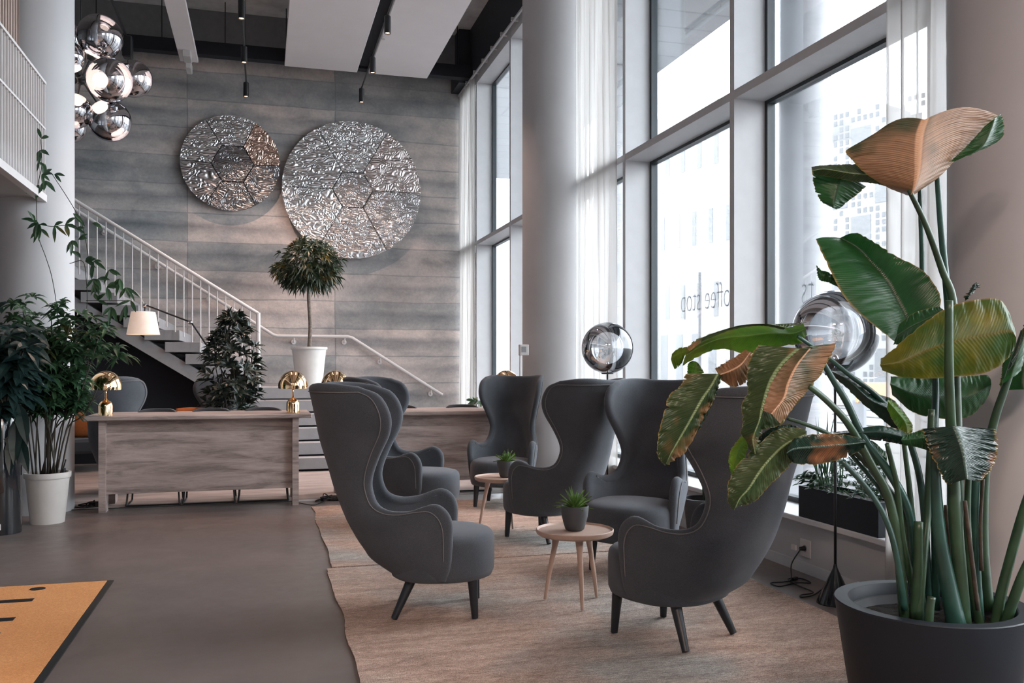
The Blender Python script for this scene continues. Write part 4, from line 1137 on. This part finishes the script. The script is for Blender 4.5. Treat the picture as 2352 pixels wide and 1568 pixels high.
# -- dark large-leaved plant in the glossy black planter, far left
random.seed(31)
bp = LD(-4.46, 7.80, 0)
t = thing('black_planter_plant', 'dark large-leaved plant in a tall glossy black cylinder planter at the left edge', 'plant', bp)
build('planter', MB().lathe([(0, 0), (.155, 0), (.158, .01), (.158, 1.0), (.15, 1.02), (.14, 1.0), (.14, .94), (0, .94)], 56), black_gloss, t, smooth=True, auto=35)
rr = LD(.035, -.150); v0 = Matrix.Rotation(-YAW, 4, 'Z')
build('sticker', MB().box(.012, .078, -.156, -.148, .05, .10, v0), white_plastic, t)
build('sticker', MB().box(.0, .0, 0, 0, 0, 0) if False else MB().box(.02, .07, -.1570, -.1560, .075, .082, v0), step_grey, t)
m = MB(); tw = MB()
for k in range(46):
    x = random.uniform(-.42, .27); y = random.uniform(-.25, .30); z = random.uniform(1.02, 1.93)
    if x > .12: z = random.uniform(1.1, 1.75)
    q = catmull([(random.uniform(-.08, .08), random.uniform(-.08, .08), .93), (x*.3, y*.3, .93+(z-.93)*.5), (x*.8, y*.8, z)], 7)
    tw.tube(q, [.008, .004], 5)
    for i in (4, 5, 6):
        rosette(m, q[i]+Vector((x*.15, y*.15, 0)), Vector((x*.6, y*.6-.2, .5)), 4, .24, .042, .6, 1.0)
for k in range(16):
    q0 = Vector((random.uniform(-.1, .22), -.12+random.uniform(-.1, .1), random.uniform(.82, 1.15)))
    leaf_blade(m, q0, Vector((random.uniform(-.2, .4), -.3, -.7)), Vector((0, -1, .2)), .30, .055, .3)
build('stems', tw, stem_dark, t, smooth=True); build('foliage', m, lf_dark, t)

# -- planter on the window sill
random.seed(13)
t = thing('sill_planter', 'long black planter box with green plants on the window sill, behind the lamp pole', 'plant', (3.74, 5.06, .405))
m = MB(); m.box(-.11, .11, -.41, .41, 0, .02)
for a, b_, c, d_ in ((-.12, -.105, -.42, .42), (.105, .12, -.42, .42)): m.box(a, b_, c, d_, 0, .215)
m.box(-.105, .105, -.42, -.405, 0, .215).box(-.105, .105, .405, .42, 0, .215)
build('box', m, pot_dark, t); build('soil', MB().box(-.105, .105, -.405, .405, .1, .19), soil, t)
m = MB()
for k in range(26):
    y = random.uniform(.12, .36); leaf_blade(m, Vector((random.uniform(-.06, .06), y, .19)), Vector((random.uniform(-.3, .2), random.uniform(-.3, .3), 1)), Vector((-1, 0, .1)), random.uniform(.25, .62), .008, .06)
build('foliage', m, lf_sill, t)
m = MB()
for k in range(150):
    y = random.uniform(-.4, .05); c = Vector((random.uniform(-.14, .10), y, random.uniform(.2, .44))); rosette(m, c, Vector((-.3, random.uniform(-.3, .3), .8)), 7, .055, .006, .3, .9, seg=2)
for k in range(26):
    c = Vector((random.uniform(-.15, .05), random.uniform(.15, .42), random.uniform(.20, .30))); rosette(m, c, Vector((-.3, .1, .8)), 5, .07, .02, .3, 1.1)
build('foliage', m, lf_sill, t)
# small sprig near the far windows
t = thing('window_plant', 'small green sprig showing beside the farthest wing chair at the far window', 'plant', LD(-.40, 11.6, PZ))
pot('pot', grey_pot, .10, .13, .26, t)
m = MB(); tw = MB()
for k in range(7):
    a = k*.9; tw.tube(catmull([(0, 0, .2), (.02*math.cos(a), .02*math.sin(a), .7), (.10*math.cos(a), .10*math.sin(a), 1.0)], 6), .004, 5)
    rosette(m, Vector((.10*math.cos(a), .10*math.sin(a), 1.0)), Vector((math.cos(a), math.sin(a), .2)), 4, .13, .022, .3, .8)
build('stems', tw, stem_dark, t); build('foliage', m, lf_mid, t)
t = thing('window_plant', 'lime green leaf tip of a plant on the sill beyond the foreground chair', 'plant', LD(1.62, 7.55, 0))
pot('pot', grey_pot, .13, .17, .34, t)
m = MB(); tw = MB()
for k in range(7):
    a = k*.95; h = 1.15 if k else 1.30; tw.tube(catmull([(0, 0, .28), (.03*math.cos(a), .03*math.sin(a), .8), (.09*math.cos(a), .09*math.sin(a), h)], 6), .005, 5)
    leaf_blade(m, Vector((.09*math.cos(a), .09*math.sin(a), h)), Vector((math.cos(a), math.sin(a), .7)), Vector((0, 0, 1)), .24, .05, .4)
build('stems', tw, stalk_green, t); build('foliage', m, bn_lime, t)

# ---------------------------------------------------------------- the big strelitzia
PC = LD(1.575, 3.36, .017); BZ = .55
t = thing('giant_banana_plant', 'tall large-leaved banana-like plant in a big dark round pot, foreground right', 'plant', PC)
build('pot', MB().lathe([(0, 0), (.245, 0), (.262, .02), (.34, BZ-.012), (.343, BZ-.004), (.340, BZ), (.292, BZ), (.287, BZ-.006), (.282, BZ-.05), (.262, BZ-.13), (0, BZ-.13)], 96), pot_dark, t, smooth=True, auto=35)
build('liner', MB().lathe([(.281, BZ-.045), (.272, BZ-.047), (.268, BZ-.075), (.255, BZ-.11), (.262, BZ-.11), (.276, BZ-.07)], 80, close=True), grey_pot, t, smooth=True, auto=40)
mm_ = MB(); n = 30; rows = []
for i in range(n+1):
    r = []
    for k in range(41):
        a = 2*PI*k/40; rr = .262*i/n; p = Vector((rr*math.cos(a), rr*math.sin(a), BZ-.078)); p.z += .012*noise.noise(p*28)+.008*noise.noise(p*70) if i < n else 0; r.append(p)
    rows.append(r)
build('soil', mm_.grid(rows, uv=False), soil, t, smooth=True, weld=.0005)
def leafsurf(rows, d, mat, bulge=.03, ruffle=.005, camber=.07, curl=0, nm='leaf', seg=64, across=20, ragged=.5, arch=0, parent=None, dd=None):
    """rows of (edge, rib, edge) image samples, each with its own distance"""
    n = len(rows); A = []; B = []; Cc = []
    for i, r in enumerate(rows):
        off = (dd[i] if dd else 0)
        pa, pb, pc = r
        g = lambda q, e: P(q[0], q[1], d+off+e+(q[2] if len(q) > 2 else 0))
        A.append(g(pa, bulge)); B.append(g(pb, 0)); Cc.append(g(pc, bulge*1.3))
    A = catmull(A, seg); B = catmull(B, seg); Cc = catmull(Cc, seg); out = []
    sd = random.uniform(0, 50)
    for i in range(seg):
        r = []
        for k in range(across+1):
            s = -1+2*k/across
            e = A[i] if s < 0 else Cc[i]; u = abs(s)
            tr = max(0, noise.noise(Vector((i*.9, (7 if s < 0 else -7)+sd, 3)))-.5)*ragged*3.0+max(0, noise.noise(Vector((i*.23, (3 if s < 0 else -3)+sd, 9)))-.1)*ragged*.18
            u = u*(1-tr*u)
            p = B[i]+(e-B[i])*u
            # camber: blades arch up out of the rib then fall to the edge
            nrm = (Cc[i]-A[i]).cross(B[min(i+1, seg-1)]-B[max(i-1, 0)])
            if nrm.length > 1e-8:
                nrm.normalize(); w = (e-B[i]).length
                p = p+nrm*(w*camber*math.sin(PI*u)+ruffle*u*noise.noise(Vector((i*.55, s*2, sd)))*2.2)
            p = p+Vector((0, 0, arch*math.sin(PI*min(1, abs(s)))*(i/(seg-1))**2))
            r.append(p)
        out.append(r)
    o = build(nm, MB().grid(out), mat, parent or t, world=True, smooth=True)
    return o
def stalk(pts, r0, r1, mat=stalk_green, d0=3.30, flat=1.0):
    q = [P(p[0], p[1], p[2] if len(p) > 2 else d0) for p in pts]
    # the foot of every stalk stands in the soil
    build('stalk', MB().tube(catmull(q, len(q)*6), [r0, r1], 12), mat, t, world=True, smooth=True)
random.seed(77)
# top leaf with its brown underside
leafsurf([((2085,449),(2092,447),(2100,446)),((2038,430),(2100,430),(2155,408)),((1988,398),(2107,398),(2200,362)),((1958,368),(2109,358),(2240,322)),((1944,345),(2113,310),(2266,290)),((1992,322),(2124,274),(2292,264))], 3.22, bn_brown, .10, .003, camber=.02, ragged=.0, arch=.035)
leafsurf([((2262,290),(2285,272),(2299,262)),((2236,318),(2275,300),(2305,281)),((2205,350),(2252,340),(2296,322)),((2180,372),(2192,371),(2200,368))], 3.30, bn_green, .02, .004)
leafsurf([((2085,446),(2090,442),(2092,436)),((2020,424),(2020,407),(2010,383)),((1960,416),(1950,397),(1945,377)),((1900,405),(1895,388),(1885,380)),((1870,400),(1866,392),(1862,384))], 3.34, bn_mix, .03, .004)
leafsurf([((1990,428),(1930,398),(1864,384)),((1970,446),(1926,420),(1866,405)),((1948,462),(1920,445),(1872,436)),((1932,476),(1915,468),(1886,462)),((1920,481),(1914,478),(1906,474))], 3.40, bn_green, .03, .006)
# large upright green leaf
leafsurf([((2062,790),(2088,785),(2112,775)),((2005,745),(2082,730),(2160,702)),((1963,710),(2062,688),(2146,652)),((1930,668),(2038,643),(2112,616)),((1904,615),(2003,603),(2058,587)),((1888,582),(1970,568),(2008,556)),((1873,548),(1930,546),(1970,533))], 3.42, bn_green, -.05, .004, ragged=.15, dd=[0,.0,.02,.04,.08,.12,.16])
leafsurf([((1940,668),(1936,658),(1930,648)),((1906,650),(1906,638),(1905,626)),((1882,642),(1886,632),(1886,620)),((1876,618),(1875,613),(1874,609))], 3.5, bn_green, .01)
# yellow green leaf at the right with its neighbours
leafsurf([((2022,826),(2021,838),(2026,850)),((2058,796),(2070,830),(2073,866)),((2118,745),(2128,805),(2140,869)),((2180,704),(2190,785),(2200,864)),((2250,687),(2260,770),(2266,855)),((2302,692),(2318,760),(2312,826)),((2330,752),(2334,775),(2330,798))], 3.08, bn_yel, .05, .007, ragged=.12)
leafsurf([((2052,792),(2060,770),(2066,744)),((2092,790),(2095,748),(2096,720)),((2142,770),(2142,725),(2136,707)),((2166,716),(2166,710),(2160,704))], 3.2, bn_green, .04)
leafsurf([((2046,864),(2044,882),(2050,908)),((2098,864),(2100,905),(2100,948)),((2160,864),(2165,912),(2170,962)),((2220,862),(2225,912),(2226,957)),((2270,860),(2277,882),(2264,922))], 3.62, bn_green, .04)
leafsurf([((2215,690),(2222,680),(2230,672)),((2226,672),(2236,662),(2246,658)),((2234,655),(2240,650),(2244,648))], 3.2, bn_dark, .01, .01)
leafsurf([((2302,832),(2345,790),(2380,748)),((2300,862),(2352,845),(2410,800)),((2296,885),(2350,880),(2410,850)),((2310,896),(2352,894),(2390,880))], 3.45, bn_green, .05)
leafsurf([((2300,880),(2320,870),(2345,850)),((2340,800),(2352,770),(2370,740)),((2352,742),(2365,725),(2380,720))], 3.3, bn_green, .02)
# horizontal leaf to the left
leafsurf([((1846,742),(1851,755),(1853,768)),((1802,752),(1818,766),(1838,788)),((1760,745),(1766,765),(1786,797)),((1710,746),(1712,772),(1716,812)),((1650,761),(1655,778),(1660,801)),((1602,779),(1610,795),(1616,812)),((1578,797),(1574,818),(1568,841))], 3.30, bn_lime, .05, .006)
leafsurf([((1853,740),(1805,752),(1800,757)),((1770,745),(1762,744),(1758,749)),((1700,749),(1705,746),(1712,751)),((1648,763),(1655,759),(1662,764)),((1600,782),(1606,778),(1612,786)),((1574,805),(1578,798),(1584,806))], 3.27, bn_mix, .01, .002)
leafsurf([((1584,796),(1577,808),(1567,832)),((1560,799),(1556,815),(1560,840)),((1543,812),(1541,825),(1549,848))], 3.36, bn_lime, .02, .006)
leafsurf([((1578,858),(1590,862),(1618,856)),((1580,836),(1596,842),(1612,846)),((1590,828),(1598,830),(1604,834))], 3.5, bn_lime, .01)
# long drooping brown leaves
leafsurf([((1712,803),(1724,808),(1731,812)),((1688,820),(1702,836),(1720,870)),((1664,833),(1677,851),(1686,888)),((1642,846),(1651,861),(1658,874))], 3.26, bn_brown, .03, .008)
leafsurf([((1574,858),(1651,858),(1658,862)),((1562,886),(1636,885),(1648,893)),((1537,908),(1616,914),(1637,925)),((1524,950),(1598,945),(1617,955)),((1514,990),(1581,974),(1602,990)),((1509,1025),(1560,1009),(1578,1032)),((1512,1050),(1542,1040),(1556,1052)),((1526,1068),(1529,1067),(1534,1066))], 3.20, bn_mix, .035, .010)
leafsurf([((1657,862),(1654,868),(1650,872)),((1640,892),(1645,900),(1642,915)),((1618,940),(1620,955),(1610,980)),((1600,985),(1592,1000),(1572,1028))], 3.24, bn_dark, .02, .006)
leafsurf([((1742,792),(1835,800),(1922,787)),((1723,822),(1798,833),(1908,818)),((1714,860),(1773,868),(1880,868)),((1717,900),(1758,905),(1842,912)),((1703,930),(1750,940),(1794,974)),((1707,965),(1744,968),(1757,985)),((1702,994),(1730,1008),(1744,1004)),((1724,1030),(1735,1043),(1744,1030))], 3.12, bn_mix, .05, .010)
leafsurf([((1838,801),(1860,800),(1921,788)),((1800,836),(1830,838),(1906,820)),((1776,870),(1810,880),(1878,870)),((1760,906),(1800,915),(1843,910)),((1751,942),(1772,950),(1793,973))], 3.105, bn_brown, .02, .004)
leafsurf([((1703,1000),(1714,1004),(1724,1008)),((1680,1030),(1698,1030),(1716,1036)),((1673,1058),(1688,1062),(1706,1074)),((1680,1090),(1684,1092),(1692,1088))], 3.25, bn_lime, .02)
leafsurf([((1848,984),(1852,996),(1850,1008)),((1790,984),(1805,1020),(1818,1062)),((1738,1024),(1770,1052),(1796,1088)),((1694,1066),(1745,1084),(1766,1116)),((1673,1108),(1722,1120),(1736,1150)),((1671,1142),(1700,1144),(1716,1158)),((1678,1167),(1687,1171),(1694,1164))], 3.18, bn_mix, .035, .008)
leafsurf([((1732,1018),(1736,1024),(1742,1030)),((1765,985),(1776,1000),(1778,1016)),((1812,974),(1818,990),(1815,1008)),((1852,988),(1853,996),(1850,1003))], 3.26, bn_dark, .02)
leafsurf([((1985,1008),(1989,1015),(1984,1029)),((1940,998),(1946,1020),(1945,1049)),((1880,996),(1885,1025),(1880,1066)),((1830,1004),(1826,1030),(1830,1065)),((1814,1018),(1807,1040),(1813,1056))], 3.14, bn_darkbr, .04, .006)
# right hand drooping leaf and centre leaves
leafsurf([((2118,984),(2192,978),(2285,985)),((2128,1018),(2204,1008),(2291,1014)),((2148,1062),(2213,1040),(2288,1055)),((2170,1106),(2218,1075),(2269,1087)),((2182,1112),(2222,1100),(2250,1106))], 3.02, bn_darkbr, .05, .010)
leafsurf([((2072,1000),(2070,1010),(2074,1022)),((2100,992),(2102,1008),(2106,1027)),((2120,985),(2128,1005),(2136,1036))], 3.12, bn_green, .02)
leafsurf([((1896,848),(1905,850),(1932,852)),((1938,885),(1950,875),(1968,866)),((1985,930),(1998,918),(2014,902)),((2028,965),(2045,942),(2052,918)),((2062,995),(2072,978),(2085,957)),((2075,1012),(2082,1003),(2096,984))], 3.34, bn_dark, .03)
leafsurf([((2038,940),(2040,922),(2043,912)),((2052,968),(2060,945),(2070,940)),((2068,992),(2080,972),(2094,972)),((2076,1012),(2084,1005),(2096,990))], 3.28, bn_lime, .01)
leafsurf([((1914,994),(1914,996),(1922,999)),((1968,984),(1970,993),(1975,1007)),((2020,977),(2022,992),(2020,1012)),((2062,985),(2062,1000),(2058,1018)),((2096,998),(2096,1008),(2090,1024))], 3.24, bn_dark, .03)
leafsurf([((1952,1020),(1958,1028),(1968,1048)),((1998,1010),(2004,1035),(2000,1068)),((2034,1038),(2037,1053),(2034,1066))], 3.6, bn_green, .02)
# stalks
stalk([(2088,436,3.24),(2128,520,3.26),(2164,620,3.3),(2190,700,3.3),(2197,900,3.3),(2203,1150,3.3),(2215,1438,3.36)], .009, .020)
stalk([(2152,395,3.36),(2162,530,3.38),(2176,680,3.4),(2188,860,3.4),(2200,1100,3.4),(2228,1425,3.4)], .010, .020, stalk_teal)
stalk([(2112,425,3.44),(2117,560,3.48),(2122,700,3.5),(2148,860,3.45),(2146,1050,3.4),(2150,1400,3.4)], .008, .015, stalk_teal)
stalk([(2180,690,3.02),(2180,860,3.06),(2185,1000,3.12),(2190,1100,3.15),(2195,1200,3.16),(2215,1446,3.2)], .013, .026)
stalk([(1858,886,3.13),(1896,917,3.15),(1938,960,3.18),(1968,1005,3.22),(2003,1070,3.25),(2040,1140,3.27),(2062,1250,3.27),(2078,1425,3.28)], .010, .019)
stalk([(1890,832,3.2),(1912,870,3.22),(1945,924,3.24),(1984,1005,3.26),(2043,1086,3.28),(2082,1160,3.3),(2098,1240,3.32),(2112,1425,3.32)], .010, .019, stalk_teal)
stalk([(1832,772,3.3),(1890,812,3.32),(1950,860,3.34),(2010,905,3.36),(2060,960,3.38),(2095,1030,3.4),(2120,1150,3.4),(2135,1400,3.4)], .007, .014, stalk_teal)
stalk([(1808,961,3.25),(1850,974,3.25),(1900,995,3.27),(1960,1035,3.3),(2030,1110,3.32),(2080,1200,3.35),(2100,1400,3.36)], .006, .014)
stalk([(1934,1058,3.2),(1998,1130,3.22),(2037,1198,3.22),(2060,1280,3.22),(2078,1400,3.24)], .009, .012, stalk_teal)
stalk([(1956,1045,3.3),(2020,1122,3.35),(2062,1200,3.38),(2085,1300,3.4),(2098,1380,3.4)], .007, .011, stalk_teal)
stalk([(2037,1019,3.24),(2050,1070,3.26),(2062,1130,3.28),(2075,1250,3.3),(2110,1400,3.34)], .008, .014)
stalk([(2075,1008,3.28),(2088,1113,3.3),(2096,1198,3.32),(2106,1300,3.35),(2120,1400,3.36)], .008, .015)
stalk([(2140,940,3.3),(2136,1050,3.3),(2130,1180,3.3),(2122,1260,3.28),(2108,1420,3.26)], .012, .017)
stalk([(2148,1000,3.14),(2150,1120,3.16),(2160,1240,3.17),(2178,1340,3.18),(2198,1440,3.18)], .013, .034, stalk_teal)
stalk([(2245,1000,3.3),(2240,1150,3.32),(2242,1300,3.34),(2250,1430,3.34)], .014, .018, stalk_teal)
stalk([(2225,1080,3.24),(2222,1200,3.26),(2232,1330,3.26),(2252,1442,3.26)], .010, .017)
stalk([(2352,760,3.35),(2312,880,3.36),(2280,980,3.38),(2262,1090,3.4),(2258,1250,3.42),(2270,1400,3.42)], .012, .022)
stalk([(2385,1080,3.2),(2352,1170,3.22),(2318,1290,3.25),(2298,1370,3.26),(2285,1445,3.27)], .016, .020)
stalk([(2372,1270,3.2),(2345,1330,3.2),(2320,1400,3.22),(2306,1448,3.24)], .016, .020)
for pts, r in (([(2110,1198,3.25),(2108,1300,3.26),(2100,1420,3.27)], .016), ([(2140,1370,3.12),(2135,1400,3.12),(2132,1445,3.13)], .014), ([(2172,1160,3.2),(2178,1250,3.2),(2182,1340,3.22)], .007), ([(2258,1100,3.3),(2252,1200,3.3),(2254,1310,3.3)], .006), ([(2216,1150,3.14),(2228,1250,3.14),(2246,1400,3.16)], .007)):
    build('dry_stump', MB().tube(catmull([P(*p) for p in pts], 12), [r, r*1.15], 10), stalk_green if r > .012 else dry_sheath, t, world=True, smooth=True)
# ---------------------------------------------------------------- light
w = bpy.data.worlds.new('overcast_sky'); scn.world = w; w.use_nodes = True
nt_ = w.node_tree; bg = nt_.nodes['Background']; bg.inputs['Strength'].default_value = 10.0
tcx = nt_.nodes.new('ShaderNodeTexCoord'); sx = nt_.nodes.new('ShaderNodeSeparateXYZ'); nt_.links.new(tcx.outputs['Generated'], sx.inputs[0])
rp = nt_.nodes.new('ShaderNodeValToRGB'); rp.color_ramp.elements[0].position = .0; rp.color_ramp.elements[0].color = (.80,.83,.87,1)
rp.color_ramp.elements[1].position = .6; rp.color_ramp.elements[1].color = (.93,.96,1.0,1)
nt_.links.new(sx.outputs['Z'], rp.inputs[0]); nt_.links.new(rp.outputs[0], bg.inputs['Color'])
# round warm pendant lamps over the entrance behind the camera
def pendant(x, y, z, r, lab, power):
    t = thing('pendant_lamp', lab, 'lamp', (x, y, z), group='round pendant lamps over the entrance')
    build('shade', MB().lathe([(0, .09), (r*.3, .085), (r, .02), (r, 0), (r*.97, 0), (r*.95, .015), (0, .04)], 40), panel_white, t, smooth=True, auto=40)
    build('diffuser', MB().lathe([(0, .008), (r*.94, .008), (r*.94, .014), (0, .014)], 40), pink_glow, t)
    build('cable', MB().tube([(0, 0, .09), (0, 0, CEIL-z)], .006, 6), black_metal, t)
    ld = bpy.data.lights.new('pendant_light', 'AREA'); ld.shape = 'DISK'; ld.size = r*1.8; ld.energy = power; ld.color = (1, .74, .62)
    lo = bpy.data.objects.new('pendant_light', ld); COL.objects.link(lo); lo.location = (0, 0, -.01); lo.parent = t
pendant(-1.6, -1.6, 4.6, .45, 'round warm pendant lamp over the entrance left of the door mat', 150)
pendant(.9, -2.2, 4.4, .45, 'round warm pendant lamp over the entrance near the rugs', 190)
pendant(-3.6, .9, 4.6, .40, 'round warm pendant lamp over the orange mat', 70)
# the small ceiling spots really light the wall and floor
for (x, y) in ((-.26, 15.7), (-.26, 13.95), (-.26, 12.2), (-.26, 10.4), (1.65, 15.5), (1.65, 13.9), (1.65, 12.2), (1.65, 10.4)):
    ld = bpy.data.lights.new('spot_light', 'SPOT'); ld.energy = 150; ld.spot_size = math.radians(85); ld.spot_blend = .6; ld.color = (1, .68, .54); ld.shadow_soft_size = .03
    lo = bpy.data.objects.new('spot_light', ld); COL.objects.link(lo); lo.location = (x, y, 5.97)
scn.view_settings.view_transform = 'Standard'; scn.view_settings.look = 'None'
scn.view_settings.gamma = 1; scn.view_settings.use_curve_mapping = False; scn.view_settings.exposure = 0.5
scn.cycles.max_bounces = 8; scn.cycles.transparent_max_bounces = 16; scn.cycles.diffuse_bounces = 5
scn.cycles.sample_clamp_indirect = 8; scn.cycles.caustics_reflective = False; scn.cycles.caustics_refractive = False
